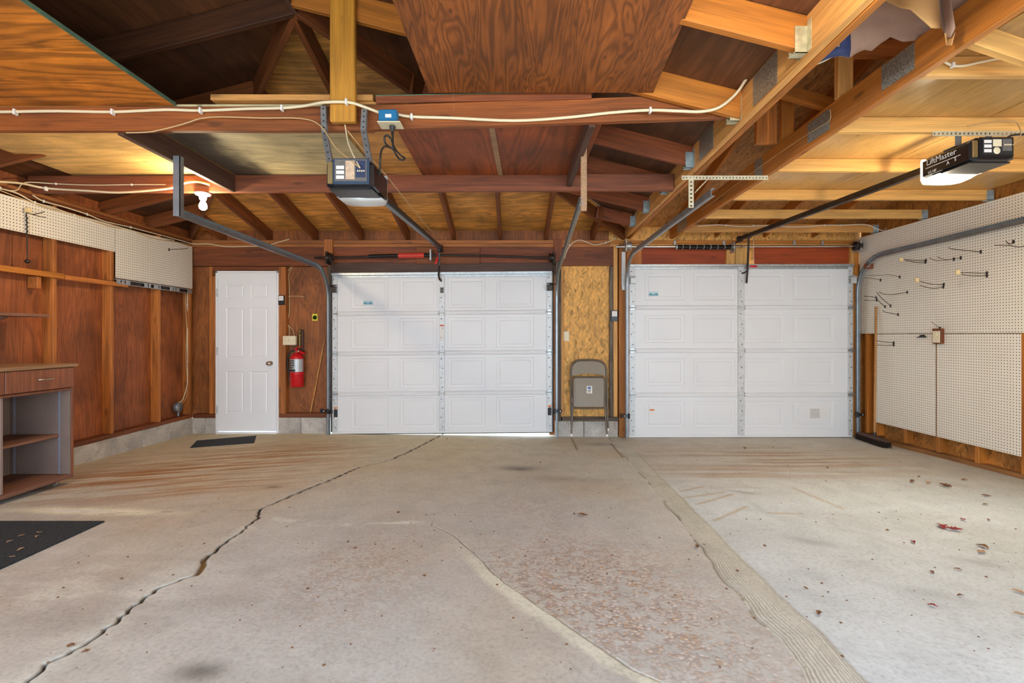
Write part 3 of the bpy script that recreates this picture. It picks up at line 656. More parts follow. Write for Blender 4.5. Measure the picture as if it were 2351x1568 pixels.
board('truss_web', (1.75, 3.3, 2.9), (2.6, 3.3, 2.66), .09, .038, 'pine_orange', ce)
board('rafter_brace', P(2232, 82, 2.05), P(2430, 150, 2.05), .09, .038, 'pine', ce)
for x in (1.45, 2.0, 2.56, 3.17, 3.78): rafter((x, 6.2, 2.44+.27*(6-6.2)+.09), (x, -.9, 2.44+.27*6.9+.09), 'pine_orange', w=.135)
for i, y in enumerate((1.0, 1.6, 2.245, 2.87, 3.55, 4.30, 4.98, 5.65)):
    bx('ceiling_joist', tx(y)+.04, 4.285, y, y+.038, 2.418, 2.508, 'pine' if i != 7 else 'pine_warm', ce, 'X')
board('blocking', P(2205, 122, 2.3), P(2420, 122, 2.3), .04, .09, 'pine_warm', ce)
for (a, b2, c_, d_) in ((2.06, 2.838, 1.0, 2.9), (2.06, 2.838, 2.904, 4.36), (2.846, 4.26, 1.0, 2.9), (2.846, 4.26, 2.904, 4.36)):
    sheet('ceiling_panel', a, b2, c_, d_, 2.509, 2.514, 'veneer', ce)
# toothed gusset plates on the girder and truss faces
def gusset(px0, px1, face, zc, h):
    y0, y1 = [None]*2
    for _ in range(1):
        f0 = lambda px: (lambda y: y)(px)
    def yat(px):
        y = 3.0
        for _ in range(20): y = face(y)*F/(px-CX)
        return y
    ya, yb = yat(px1), yat(px0); m = MB(); t = .003
    m.prism([(face(ya)-t, ya, zc-h/2), (face(yb)-t, yb, zc-h/2), (face(yb)-t, yb, zc+h/2), (face(ya)-t, ya, zc+h/2)], (t*.8, 0, 0)); fixn(m.build('gusset_plate', 'gusset', ce))
gusset(1730, 1785, gx, 2.515, .16); gusset(1606, 1638, gx, 2.515, .16); gusset(2025, 2100, tx, 2.52, .125); gusset(1855, 1905, tx, 2.505, .125); gusset(1733, 1750, tx, 2.51, .15); gusset(1555, 1577, tx, 2.5, .16)
# joist hangers on the girder
for y in (1.5, 2.12, 2.79, 3.56, 4.19, 4.84, 5.45):
    gxx = gx(y); m = MB(); zb0 = zr(1.36)-.005+.012
    m.box(gxx-.06, gxx-.001, y-.024, y+.024, zb0-.006, zb0-.003)
    for s in (-1, 1):
        m.box(gxx-.055, gxx-.001, y+s*.0225-.0015, y+s*.0225+.0015, zb0-.006, zb0+.11)
        m.box(gxx-.003, gxx-.0005, y+s*.024, y+s*.052, zb0-.004, zb0+.13)
    m.build('joist_hanger', 'galvwarm' if y < 3 else 'galvblue', ce)
for y in (4.30, 4.98, 5.65):
    m = MB(); m.box(4.22, 4.284, y-.003, y-.001, 2.41, 2.50); m.box(4.22, 4.284, y-.003, y+.042, 2.411, 2.4165); m.build('joist_hanger', 'galvblue', ce)
# ================================================================ DOORS
YD = 5.93
# white six-panel entry door
d1 = struct_root('door_1', (XA(568, 5.97), 5.97, 0))
yd = 5.955
m = MB(); b_ = (XA(500.5, yd), XA(634.5, yd), ZA(990, yd), ZA(627, yd)); rc = []
for a, c in ((519, 559.5), (575, 614.5)):
    for t, bt in ((653, 683.5), (707, 820.5), (852.5, 949.5)): rc.append((XA(a, yd), XA(c, yd), ZA(bt, yd), ZA(t, yd)))
inset_face(m, b_, rc, yd, ((.006, .006), (.012, .009), (.026, .003)))
m.box(b_[0], b_[1], yd+.0095, yd+.042, b_[2], b_[3]); m.box(b_[0], b_[0]+.0005, yd, yd+.01, b_[2], b_[3]); m.box(b_[1]-.0005, b_[1], yd, yd+.01, b_[2], b_[3])
m.build('door_leaf', 'white', d1)
for a, c, t, bt in ((495, 500, 622.5, 995), (635, 639.5, 621.5, 995), (495, 639.5, 622, 626.6)):
    m = MB(); m.cbox(XA(a, yd), XA(c, yd), yd-.006, yd+.1, ZA(bt, yd), ZA(t, yd), .003); m.build('door_frame', 'white', d1)
m = MB(); m.cbox(XA(499, yd), XA(637, yd), yd-.03, yd+.1, -.005, .02, .004); m.build('threshold', 'white', d1)
kx, kz = XA(621, yd), ZA(834, yd); m = MB(); m.lathe([(.030, 0), (.030, -.004), (.012, -.010), (.011, -.030), (.024, -.040), (.028, -.052), (.024, -.064), (.006, -.068)], (kx, yd, kz), 'Y', 18); m.build('door_knob', 'nickel', d1)
for pz in (672, 806, 940):
    m = MB(); m.tube([(XA(499.5, yd), yd-.006, ZA(pz, yd)-.05), (XA(499.5, yd), yd-.006, ZA(pz, yd)+.05)], .006, 8); m.box(XA(497, yd), XA(499.5, yd), yd-.0075, yd-.004, ZA(pz, yd)-.05, ZA(pz, yd)+.05); m.build('hinge', 'stile', d1)
def garage_door(name, x0, x1, zbot, joints, ztop, cols, rowpx, stiles, skew, tele):
    r = struct_root(name, ((x0+x1)/2, YD, 0)); zs = [zbot]+joints+[ztop]
    sk = lambda x: skew*(x-x0)/(x1-x0)
    def put(mb, nm, mat, label=None):
        mb.v = [Vector((p.x, p.y, p.z+sk(p.x))) for p in mb.v]; return mb.build(nm, mat, r, label)
    for i in range(4):
        a, b2 = zs[i]+.002, zs[i+1]-.002; m = MB(); rows_ = rowpx[3-i]
        rc = [(XA(p, YD), XA(q, YD), ZA(rows_[1], YD), ZA(rows_[0], YD)) for p, q in cols]
        inset_face(m, (x0, x1, a, b2), rc, YD, ((.006, .005), (.038, .007), (.046, .002)))
        m.box(x0, x1, YD+.0075, YD+.045, a, b2); m.box(x0, x1, YD, YD+.008, b2-.0006, b2); m.box(x0, x1, YD, YD+.008, a, a+.0006); put(m, 'section', 'whitedoor')
    for z in joints:                                                   # ribbed rails along each joint
        for lo, hi in ((x0+.07, XA(stiles[1][0], YD)-.004), (XA(stiles[1][1], YD)+.004, x1-.07)):
            m = MB()
            for dz in (-.016, .014): m.tube([(lo, YD-.012, z+dz), (hi, YD-.012, z+dz)], .011, 8)
            m.box(lo, hi, YD-.014, YD, z-.02, z+.018); put(m, 'joint_rail', 'whitedoor')
    for i in range(4):
        for k, (p, q) in enumerate(stiles):
            xa, xb = XA(p, YD), XA(q, YD); a, b2 = zs[i]+.014, zs[i+1]-.016; m = MB(); m.cbox(xa, xb, YD-.014, YD+.01, a, b2, .002)
            n = 4
            for j in range(n):
                zc = a+(b2-a)*(j+.5)/n; m.lathe([(.0, -.003), (.006, -.0025), (.007, 0)], ((xa+xb)/2+.008*(-1)**j, YD-.014, zc), 'Y', 6, 1)
            put(m, 'stile', ['stile', 'darkmetal'])
            if i < 3:
                m = MB(); zj = zs[i+1]; xm = (xa+xb)/2; m.tube([(xa-.012, YD-.02, zj), (xb+.012, YD-.02, zj)], .009, 8); m.cbox(xa+.006, xb-.006, YD-.022, YD-.010, zj-.03, zj+.03, .002); put(m, 'hinge', 'stile' if k == 1 else 'galv')
    m = MB(); zt = ztop; m.cbox(x0+.004, x1-.01, YD-.045, YD, zt-.008, zt+.006, .002); m.cbox(x0+.004, x1-.01, YD-.05, YD-.04, zt-.026, zt+.006, .002); m.cbox(x0+.004, x1-.01, YD-.012, YD, zt-.05, zt-.008, .002); put(m, 'top_strut', 'galv')
    m = MB(); m.cbox(x0, x1, YD-.004, YD+.046, zbot-.012, zbot+.022, .004); put(m, 'bottom_rail', 'whitedoor'); 
    m = MB(); m.cbox(x0, x1, YD+.004, YD+.04, zbot-.022, zbot-.011, .004); put(m, 'weather_seal', 'rubber')
    for k, (p, q) in ((0, stiles[0]), (2, stiles[2])):
        s = -1 if k == 0 else 1; xc_ = XA((p+q)/2, YD); z = tele
        m = MB(); m.cbox(xc_-.034, xc_+.034, YD-.075, YD-.006, z-.004, z+.004, .002); m.cbox(xc_-.034, xc_+.034, YD-.072, YD-.066, z-.062, z-.004, .002); m.box(xc_-.034, xc_+.034, YD-.07, YD-.006, z-.066, z-.062)
        m.tube([(xc_, YD-.045, z+.012), (xc_+s*.085, YD-.045, z+.012)], .007, 8); m.cbox(xc_-.034, xc_+.034, YD-.07, YD-.006, z+.02, z+.026, .002); put(m, 'roller_bracket', 'darkmetal' if name == 'door_2' else 'stile')
    return r, put
cL = ((806, 891), (918, 1003), (1028, 1114), (1139.5, 1225.5)); rL = ((641, 709.5), (731.5, 801.5), (823.5, 893), (914, 985))
jz = lambda p: ZA(p, YD)
d2, put2 = garage_door('door_2', XA(763, YD), XA(1268.5, YD), .012, [jz(904.5), jz(812), jz(720.5)], jz(629), cL, rL, ((763, 775), (1008.5, 1021), (1255, 1267)), .024, jz(660))
cR = ((1481, 1571), (1593, 1687), (1709, 1799.5), (1820, 1913.5)); rR = ((627, 689), (723.5, 787), (823, 885.5), (921, 982))
d3, put3 = garage_door('door_3', XA(1443, YD), XA(1957, YD), -.03, [jz(906), jz(805), jz(706.5)], jz(609), cR, rR, ((1444.5, 1457.5), (1693.5, 1708), (1946, 1956.5)), .004, jz(640))
def decal(put, px0, px1, py0, py1, mat, name, off=.003, y=None, label=None):
    yy = (YD if y is None else y)-off; m = MB(); m.box(XA(px0, yy), XA(px1, yy), yy, yy+.0012, ZA(py1, yy), ZA(py0, yy)); return put(m, name, mat, label)
def sticker(put, px0, px1, py0, py1, sk):
    decal(put, px0, px1, py0, py1, 'paleteal', 'sticker', .0016, label='small pale blue sticker with a wavy teal band')
    yy = YD-.0034; m = MB(); n = 12; xs = [XA(px0+(px1-px0)*i/n, yy) for i in range(n+1)]; zlo = ZA(py1, yy); h = ZA(py0, yy)-zlo
    for i in range(n):
        a = zlo+h*(.08+.12*abs(math.sin(i*1.3))); b2 = zlo+h*(.52+.14*math.sin(i*.9)); m.box(xs[i], xs[i+1], yy, yy+.001, a, b2)
    put(m, 'sticker_band', 'teal')
yk = YD+.003
sticker(put2, 834.5, 855.5, 691, 700.5, 0); sticker(put3, 1490, 1511.5, 669.5, 680, 0)
decal(put2, 1010.5, 1018.5, 662, 675, 'labelgrey', 'warning_label', .0165); decal(put2, 1010, 1019, 745, 786, 'label', 'instruction_label', .0165); decal(put2, 1010, 1019, 748, 751, 'redtape', 'label_stripe', .0175)
for a, c in ((765.5, 775.5), (1257, 1266.5)):
    decal(put2, a, c, 934.5, 963, 'label', 'warning_label', .0165); decal(put2, a+.6, c-.6, 940, 958, 'labelblack', 'label_text', .0175); decal(put2, a+.6, c-.6, 935, 938.5, 'orange', 'label_stripe', .0175)
decal(put3, 1489.5, 1503, 938.5, 955, 'label', 'warning_label', .002); decal(put3, 1491.5, 1502, 939.5, 942.8, 'orange', 'label_stripe', .003)
q = [P(1854, 938, YD), P(1862, 935, YD), P(1886, 932, YD), P(1903, 933.5, YD), P(1904, 963.5, YD), P(1884, 962, YD), P(1870, 961.5, YD), P(1855, 963, YD)]
m = MB(); m.prism([(p.x, YD-.0022, p.z) for p in q], (0, .001, 0)); fixn(put3(m, 'paper_notice', 'label', 'torn white paper notice'))
for k in range(9):
    decal(put3, 1860, 1882, 940+k*2.4, 940.7+k*2.4, 'labelgrey', 'notice_line', .0032)
# ================================================================ DOOR HARDWARE
TP = [(-.012, .028), (-.022, .022), (-.024, -.018), (-.012, -.028), (.004, -.028), (.004, -.025), (-.011, -.025), (-.0205, -.0165), (-.0185, .0205), (-.011, .025), (.004, .025), (.004, .028)]
def track(label, x, zt, zb0, ye, ze, r=.36, flip=1, mat='galvgrey', xe=None):
    xe = x if xe is None else xe; yw = YD-.055
    t = thing('door_track', label, 'track', (x, yw, zb0))
    pts = [Vector((x, yw, zb0)), Vector((x, yw, zt))]; ups = [Vector((0, -1, 0))]*2
    for k in range(1, 11):
        a = k/10*math.pi/2; pts.append(Vector((x, yw-r*(1-math.cos(a)), zt+r*math.sin(a)))); ups.append(Vector((0, -math.cos(a), -math.sin(a))))
    end = Vector((xe, ye, ze)); pts.append(end); ups.append(Vector((0, 0, -1)))
    prof = [(flip*a, b) for a, b in TP]
    m = MB(); m.sweep(prof, pts[:2], ups[:2], closed=True); fixn(m.build('vertical_track', mat, t))
    m = MB(); m.sweep(prof, pts[1:], ups[1:], closed=True); fixn(m.build('curved_track', mat, t))
    return t, end
t1, e1 = track('curved grey garage door track beside the fire extinguisher, hung near the bare bulb', XA(755, 5.87), jz(690), .0, 3.22, ZA(487, 3.22), .37, 1)
m = MB(); m.box(e1.x-.02, e1.x+.025, 3.2, 3.204, e1.z-.03, 2.40); m.box(e1.x+.021, e1.x+.025, 3.2, 3.24, e1.z-.03, 2.40); m.build('hanger_angle', 'galvgrey', t1)
m = MB(); m.cbox(e1.x-.014, e1.x+.03, 5.87, 5.955, jz(945)-.02, jz(945)+.02); m.build('track_bracket', 'darkmetal', t1)
t2, e2 = track('curved grey garage door track beside the folding chair', XA(1277, 5.87), jz(690), -.03, 3.3, 2.125, .37, -1, xe=.462)
m = MB(); m.cbox(.47, .512, 3.3, 3.318, 2.06, 2.50); m.build('hanger_strip', 'pine_warm' if False else 'cabtop', t2, 'tan wooden hanger strip')
m = MB(); m.cbox(XA(1278, 5.9)-.01, XA(1278, 5.9)+.03, 5.87, 5.955, jz(945)-.02, jz(945)+.02); m.build('track_bracket', 'darkmetal', t2)
m = MB(); m.tube([(XA(1270, 5.9), 5.905, .03), (XA(1270, 5.9), 5.905, jz(600))], .0075, 8); m.build('lift_cable', 'darkmetal', t2)
m = MB(); m.tube([(XA(760.5, 5.9), 5.905, .03), (XA(760.5, 5.9), 5.905, jz(600))], .0075, 8); m.build('lift_cable', 'darkmetal', t1)
t3, e3 = track('grey garage door track on the tan jamb post, held by a perforated hanger', XA(1440, 5.87), jz(660), -.035, 3.36, ZA(441, 3.36), .37, 1, xe=1.405)
def perforated(mb, p0, p1, wvec, n, t=.0025):
    p0, p1, wv = Vector(p0), Vector(p1), Vector(wvec); d = (p1-p0)/n; nrm = d.cross(wv).normalized()*t
    for i in range(n):                                                # a strip with a square hole per pitch
        a = p0+d*i
        for (u0, u1, v0, v1) in ((0, 1, 0, .3), (0, 1, .7, 1), (0, .3, .3, .7), (.7, 1, .3, .7)):
            mb.prism([a+d*u0+wv*v0, a+d*u1+wv*v0, a+d*u1+wv*v1, a+d*u0+wv*v1], nrm)
M['perf'] = plain('cream_perforated_angle', 'cfc6a6', .45, .3, mott=.15, ms=40)
m = MB(); perforated(m, P(1565, 413, 3.42), P(1763, 413, 3.42), (0, 0, .03), 26); m.box(XA(1565, 3.42), XA(1763, 3.42), 3.42, 3.445, ZA(405, 3.42)-.003, ZA(405, 3.42)); fixn(m.build('cross_angle', 'perf', t3))
m = MB(); perforated(m, P(1581, 477, 3.42), P(1581, 404, 3.42), (.036, 0, 0), 8); fixn(m.build('drop_angle', 'perf', t3))
m = MB(); perforated(m, P(1594, 445, 3.40), P(1628, 410, 3.40), (.012, 0, .022), 6); fixn(m.build('diagonal_brace', 'perf', t3))
m = MB(); m.cbox(XA(1427, 5.93), XA(1436, 5.93), 5.925, 5.95, jz(662), jz(578)); m.cbox(XA(1427, 5.93), XA(1438, 5.93), 5.9, 5.93, jz(666), jz(655)); m.build('flag_bracket', 'stile', t3)
t4, e4 = track('curved galvanized garage door track along the wide pegboard wall', XA(1969.5, 5.87), jz(672), -.03, 2.95, 2.165, .40, -1, 'galvgrey', xe=4.17)
m = MB(); m.cbox(4.19, 4.28, 5.72, 5.76, 2.0, 2.06); m.build('track_bracket', 'redpaint' if False else 'tie2', t4)
def drum(mb, x, z, s):
    mb.lathe([(.012, -.04*s), (.048, -.04*s), (.052, -.03*s), (.046, -.02*s), (.046, .01*s), (.055, .018*s), (.055, .03*s), (.02, .034*s)], (x, 5.86, z), 'X', 20)
s1 = thing('torsion_spring_shaft', 'dark torsion shaft with black and red spring over the white garage door by the extinguisher', 'spring', (XA(1010, 5.86), 5.86, ZA(587, 5.86)))
pl = [P(722, 592, 5.86), P(847, 589, 5.86), P(1010, 586, 5.86), P(1130, 587.5, 5.86), P(1270, 592, 5.86)]
m = MB(); m.tube(pl, .0125, 12); m.build('shaft', 'darkmetal', s1)
m = MB(); a, b2 = P(847, 588.5, 5.86), P(988, 585.5, 5.86); n = 110
m.tube([a+(b2-a)*(i/n)+Vector((0, .021*math.cos(i*2.2), .021*math.sin(i*2.2))) for i in range(n+1)], .006, 5); m.tube([a, b2], .0235, 14); m.build('spring', 'blacksteel', s1)
m = MB(); a2, b3 = P(915, 587, 5.86), P(974, 585.8, 5.86); m.tube([a2, b3], .0315, 16); m.build('spring_sleeve', 'redtape', s1, 'red sleeve printed round the spring')
for px, py in ((757, 592), (1266, 592)): m = MB(); drum(m, XA(px, 5.86), ZA(py, 5.86), 1 if px < 1000 else -1); m.build('cable_drum', 'darkmetal', s1)
m = MB(); m.cbox(XA(987, 5.86), XA(991, 5.86), 5.83, 5.955, ZA(598, 5.86), ZA(573, 5.86)); m.build('center_bracket', 'galv', s1)
for px, py in ((751, 592), (1272, 592)): m = MB(); m.cbox(XA(px-2, 5.86), XA(px+2, 5.86), 5.82, 5.955, ZA(py+14, 5.86), ZA(py-14, 5.86)); m.build('end_bearing_plate', 'darkmetal', s1)
s2 = thing('torsion_spring_shaft', 'silver torsion shaft with one black spring above the red header panels', 'spring', (XA(1700, 5.86), 5.86, ZA(566.5, 5.86)))
m = MB(); m.tube([P(1414, 566.5, 5.86), P(1972, 565, 5.86)], .0125, 12); m.build('shaft', 'chrome', s2)
m = MB(); a, b2 = P(1555, 567, 5.86), P(1682, 567.5, 5.86); n = 120
m.tube([a+(b2-a)*(i/n)+Vector((0, .025*math.cos(i*2.2), .025*math.sin(i*2.2)-.004*math.sin(math.pi*i/n))) for i in range(n+1)], .006, 5); m.tube([a, b2], .027, 14); m.build('spring', 'blacksteel', s2)
for i in range(8):
    x = a.x+.05+(b2.x-a.x-.08)*i/7; m = MB(); m.tube([(x+.012*math.cos(t), 5.86-.033*math.cos(t*1.0), a.z+.033*math.sin(t)) for t in np.linspace(-1.2, 1.2, 7)], .002, 4); m.build('winding_stripe', 'label', s2)
for px in (1443, 1968): m = MB(); drum(m, XA(px, 5.86), ZA(565, 5.86), 1 if px < 1700 else -1); m.build('cable_drum', 'galv' if px < 1700 else 'darkmetal', s2)
for px in (1553, 1684): m = MB(); m.lathe([(.013, -.012), (.028, -.012), (.028, .012), (.013, .012)], (XA(px, 5.86), 5.86, ZA(567, 5.86)), 'X', 14); m.build('spring_cone', 'galv', s2)
m = MB(); m.cbox(XA(1684, 5.86)-.004, XA(1684, 5.86)+.004, 5.83, 5.95, ZA(580, 5.86), ZA(556, 5.86)); m.build('center_bracket', 'galv', s2)
for px in (1437, 1973): m = MB(); m.cbox(XA(px-2, 5.86), XA(px+1, 5.86), 5.82, 5.96, ZA(578, 5.86), ZA(550, 5.86)); m.build('end_bearing_plate', 'galv', s2)
for i, px in enumerate((1550, 1663, 1825, 1890)):
    o = MB().cbox(XA(px-3, 5.94), XA(px+3, 5.94), 5.947, 5.961, ZA(562, 5.94), ZA(552, 5.94)).build('metal_strap', 'galv', wb)
# photo eyes on the tracks
for (px, py, side, lab) in ((742, 944, -1, 'black photo eye sensor low on the track beside the fire extinguisher'), (1284, 944, 1, 'black photo eye sensor low on the track beside the folding chair'), (1432, 955, -1, 'black photo eye sensor low on the tan jamb post'), (1977, 952, 1, 'black photo eye sensor low on the track by the push broom')):
    c = P(px, py, 5.84); t = thing('photo_eye', lab, 'sensor', c, 'photo eye sensors by the garage doors')
    m = MB(); m.cbox(c.x-.035, c.x+.035, c.y-.012, c.y+.012, c.z-.012, c.z+.016, .004); m.build('sensor_body', 'black', t)
    m = MB(); m.box(c.x-.03, c.x-.028, c.y-.012, c.y+.06, c.z-.03, c.z+.03); m.build('sensor_bracket', 'black', t); m = MB(); m.tube([(c.x-side*.06, c.y-.015, c.z-.03), (c.x-side*.06, c.y-.015, c.z+.03)], .012, 8); m.build('sensor_clamp', 'black', t)
    m = MB(); m.lathe([(.007, -.002), (.006, -.003), (.0, -.0035)], (c.x+.012, c.y-.012, c.z+.002), 'Y', 10); m.build('sensor_lens', 'label', t)
# ================================================================ OPENERS
def opener(lab, xc_, y0, y1, z0, z1, rail_end, lens_mat, dark_side, rail_z):
    t = thing('door_opener', lab, 'opener', (xc_, (y0+y1)/2, z0)); w_ = .13
    def loop(y, ins, z0_, z1_): return [(xc_-w_+ins, y, z0_+.012), (xc_-w_+ins+.03, y, z0_), (xc_+w_-ins-.03, y, z0_), (xc_+w_-ins, y, z0_+.012), (xc_+w_-ins, y, z1_-.03), (xc_+w_-ins-.04, y, z1_), (xc_-w_+ins+.04, y, z1_), (xc_-w_+ins, y, z1_-.03)]
    m = MB(); rings = [loop(y0, .02, z0+.006, z1-.006), loop(y0+.014, .003, z0, z1), loop(y1, 0, z0, z1)]
    vs = [p for r in rings for p in r]; fs = [(i*8+k, i*8+(k+1) % 8, (i+1)*8+(k+1) % 8, (i+1)*8+k) for i in range(2) for k in range(8)]; fs += [tuple(range(8)), tuple(range(16, 24))]
    m.add(vs, fs); fixn(m.build('housing', dark_side, t))
    m = MB(); m.cbox(xc_-w_+.012, xc_+w_-.012, y0+.02, y1-.05, z0-.006, z0+.002, .003); m.build('bottom_cover', 'black', t)
    fx0, fx1, fz0, fz1 = xc_-.075, xc_+.095, z0+.03, z1-.012
    m = MB(); m.cbox(fx0-.012, fx1+.012, y0-.012, y0+.01, fz0-.012, fz1+.008, .006); m.build('control_bezel', 'bezelsheen' if lens_mat == 'lensoff' else 'shinyblack', t)
    m = MB(); m.cbox(xc_-w_+.012, fx0-.014, y0-.004, y0+.006, z0+.02, z1-.02, .003); m.build('end_panel', 'goldmetal', t)
    m = MB(); m.box(fx0, fx1, y0-.0145, y0-.0122, fz0, fz1); cl = m.build('control_panel', 'labelgrey' if lens_mat == 'lensoff' else 'labelblack', t)
    for k in range(3):
        m = MB(); m.box(fx0+.008, fx0+.05, y0-.0158, y0-.0147, fz0+.012+k*.026, fz0+.03+k*.026); m.build('printed_label', 'label', cl)
    m = MB(); m.box(fx0+.058, fx0+.106, y0-.0158, y0-.0147, fz0+(.045 if lens_mat == 'lens' else .01), fz1-.008); m.build('printed_label', 'ivory' if lens_mat == 'lens' else 'photolabel', cl)
    m = MB(); m.box(fx0+.112, fx1-.006, y0-.0152, y0-.0147, fz0+.02, fz1-.006); m.build('terminal_panel', 'navy' if lens_mat == 'lensoff' else 'labelgrey', cl)
    if lens_mat == 'lens': m = MB(); m.lathe([(.02, -.001), (.018, -.002), (0, -.0022)], (fx0+.08, y0-.0142, fz0+.022), 'Y', 16); m.build('round_label', 'ivory', cl)
    for k in range(4): m = MB(); m.cbox(fx1-.05+k*.011, fx1-.043+k*.011, y0-.019, y0-.0145, fz0+.05, fz0+.058, .001); m.build('terminal', 'ivory', cl)
    # lens: rounded translucent bulge on the far end
    m = MB(); n = 10; rings = []; dp = .014 if lens_mat == 'lensoff' else .022
    for j in range(7):
        a = j/6*math.pi/2; yy = y1+.05*math.sin(a); k = .55+.45*math.cos(a); hh = (z1-z0+.01)*(.35+.65*math.cos(a)**.6 if j < 6 else .35)
        zc0 = z0-dp; rings.append([(xc_-w_*k, yy, zc0+.02), (xc_-w_*k*.9, yy, zc0), (xc_, yy, zc0-.008*math.cos(a)), (xc_+w_*k*.9, yy, zc0), (xc_+w_*k, yy, zc0+.02), (xc_+w_*k, yy, zc0+hh), (xc_, yy, zc0+hh+.004), (xc_-w_*k, yy, zc0+hh)])
    low = lambda y, e: [(p[0], y, z0-.003 if p[2] > z0-.003 else p[2]*(1-e)+(z0-.003)*e) for p in rings0]
    rings0 = rings[0]; rings = [low(y1-.12, 1.0), low(y1-.06, .25), low(y1-.002, 0.0)]+rings
    N = 8; vs = [p for r in rings for p in r]; fs = [(i*N+k, i*N+(k+1) % N, (i+1)*N+(k+1) % N, (i+1)*N+k) for i in range(len(rings)-1) for k in range(N)]; fs += [tuple(range(N)), tuple(range(len(vs)-N, len(vs)))]
    m.add(vs, fs, 0, True); fixn(m.build('light_lens', lens_mat, t))
    a, b2 = Vector((xc_+.005, y1-.03, rail_z)), Vector(rail_end); m = MB(); up = [Vector((0, 0, 1))]*2
    m.sweep([(-.018, -.022), (.018, -.022), (.018, .022), (-.018, .022)], [a, b2], up, closed=True); fixn(m.build('rail', 'darkmetal' if lens_mat == 'lens' else 'galvdark', t))
    m = MB(); m.sweep([(.0185, -.008), (.024, -.008), (.024, .008), (.0185, .008)], [a, b2], up, closed=True); fixn(m.build('drive_chain', 'black', t))
    m = MB(); m.cbox(b2.x-.03, b2.x+.03, b2.y-.02, b2.y+.03, b2.z-.03, b2.z+.03, .004); m.box(b2.x-.026, b2.x+.026, b2.y+.02, 5.95, b2.z-.03, b2.z-.026); m.tube([(b2.x-.034, b2.y, b2.z-.01), (b2.x+.034, b2.y, b2.z-.01)], .012, 10); m.build('header_bracket', 'darkmetal', t)
    return t
M['galvdark'] = plain('grey_painted_rail', '50575c', .35, .5, mott=.1)
def strap(mb, pts, wd=.032):
    mb.sweep([(-wd/2, -.0015), (wd/2, -.0015), (wd/2, .0015), (-wd/2, .0015)], pts, [Vector((0, -1, .2))]*len(pts), closed=True)
    mb.sweep([(wd/2-.003, -.0015), (wd/2, -.0015), (wd/2, .022), (wd/2-.003, .022)], pts, [Vector((0, 1, -.2))]*len(pts), closed=True)
def holes(o_mb, pts, n, wd, mi=1):
    for i in range(n):
        p = Vector(pts[0])+(Vector(pts[-1])-Vector(pts[0]))*((i+.5)/n); o_mb.lathe([(.005, -.0005), (.0, -.001)], (p.x, p.y-.003, p.z), 'Y', 6, mi)
op1 = opener('black and champagne door opener hanging from the tie beam, unlit, cord hanging beside it', -.868, 2.585, 2.86, 2.0, 2.158, (XA(1013, 5.88), 5.80, ZA(571, 5.88)), 'lensoff', 'shinyblack', 2.10)
for (pa_, pb_, pc_) in (((742.5, 243), (744, 300), (757, 372)), ((836.5, 250), (834, 298), (848, 372))):
    A_, B_, C_ = P(*pa_, 2.745), P(*pb_, 2.73), P(pc_[0], pc_[1], 2.66)
    m = MB(); strap(m, [A_, B_]); strap(m, [B_, C_]); holes(m, [A_, B_], 4, .03); holes(m, [B_, C_], 5, .03); fixn(m.build('hanger_strap', ['galv', 'darkmetal'], op1))
op2 = opener('black door opener with lit lens and white lettering under the yellow joists', 2.728, 2.74, 3.06, 2.2, 2.335, (XA(1692, 5.88), 5.80, ZA(551, 5.88)), 'lens', 'shinyblack', 2.30)
xs2 = 2.728-.1305
text('LiftMaster', .05, (xs2-.0008, 3.03, 2.262), (0, -1, 0), (0, 0, 1), 'label', op2); text('1/2 HP', .022, (xs2-.0008, 3.02, 2.212), (0, -1, 0), (0, 0, 1), 'label', op2)
text('A', .03, (xs2-.0008, 2.89, 2.222), (0, -1, 0), (0, 0, 1), 'label', op2); text('5', .03, (xs2-.0008, 2.84, 2.226), (0, -1, 0), (0, 0, 1), 'label', op2)
m = MB(); m.box(xs2-.0014, xs2-.0002, 2.80, 3.035, 2.254, 2.258); m.build('lettering', 'label', op2)
m = MB(); perforated(m, (XA(2130, 2.9), 2.87, 2.392), (3.35, 2.87, 2.392), (0, 0, .03), 34); fixn(m.build('cross_angle', 'perf', op2))
for x in (2.66, 2.84):
    m = MB(); m.box(x-.018, x+.018, 2.88, 2.884, 2.31, 2.41); m.box(x-.03, x+.03, 2.86, 2.95, 2.332, 2.337); m.box(x+.015, x+.018, 2.88, 2.91, 2.33, 2.41); m.build('hanger_strap', 'galvgrey', op2)
# trolley arms and pull cords
def arm(lab, pts, cordtop, cordlen, parent_lab, handle_px):
    c = Vector(pts[0]); t = thing('opener_linkage', lab, 'linkage', c)
    m = MB(); m.sweep([(-.011, -.004), (.011, -.004), (.011, .004), (-.011, .004)], [Vector(p) for p in pts], [Vector((0, -1, 0))]*len(pts), closed=True); fixn(m.build('arm_bar', 'darkmetal', t))
    m = MB(); m.cbox(c.x-.02, c.x+.02, c.y-.04, c.y+.04, c.z-.01, c.z+.03, .004); m.build('trolley', 'darkmetal', t)
    return t
a1 = arm('dark curved door arm with red pull handle on the door beside the extinguisher', [P(1008.5, 578, 5.78), P(1008.5, 610, 5.80), P(1007, 632, 5.86), P(1009, 641, 5.9), P(1014, 646, 5.915)], None, 0, '', None)
m = MB(); m.tube([P(1003.5, 575, 5.76), P(1004, 592, 5.76)], .003, 6); m.build('pull_cord', 'redpaint', a1)
m = MB(); m.tube([P(1000, 607, 5.76), P(1003, 598, 5.76), P(1004.5, 592, 5.76), P(1007.5, 594, 5.76)], [.013, .016, .009, .007], 8); m.build('pull_handle', 'redpaint', a1)
a2 = arm('dark straight door arm crossing the top of the door under the red header panels', [P(1719, 545, 5.74), P(1718, 575, 5.78), P(1716.5, 612, 5.86), P(1714, 650, 5.9)], None, 0, '', None)
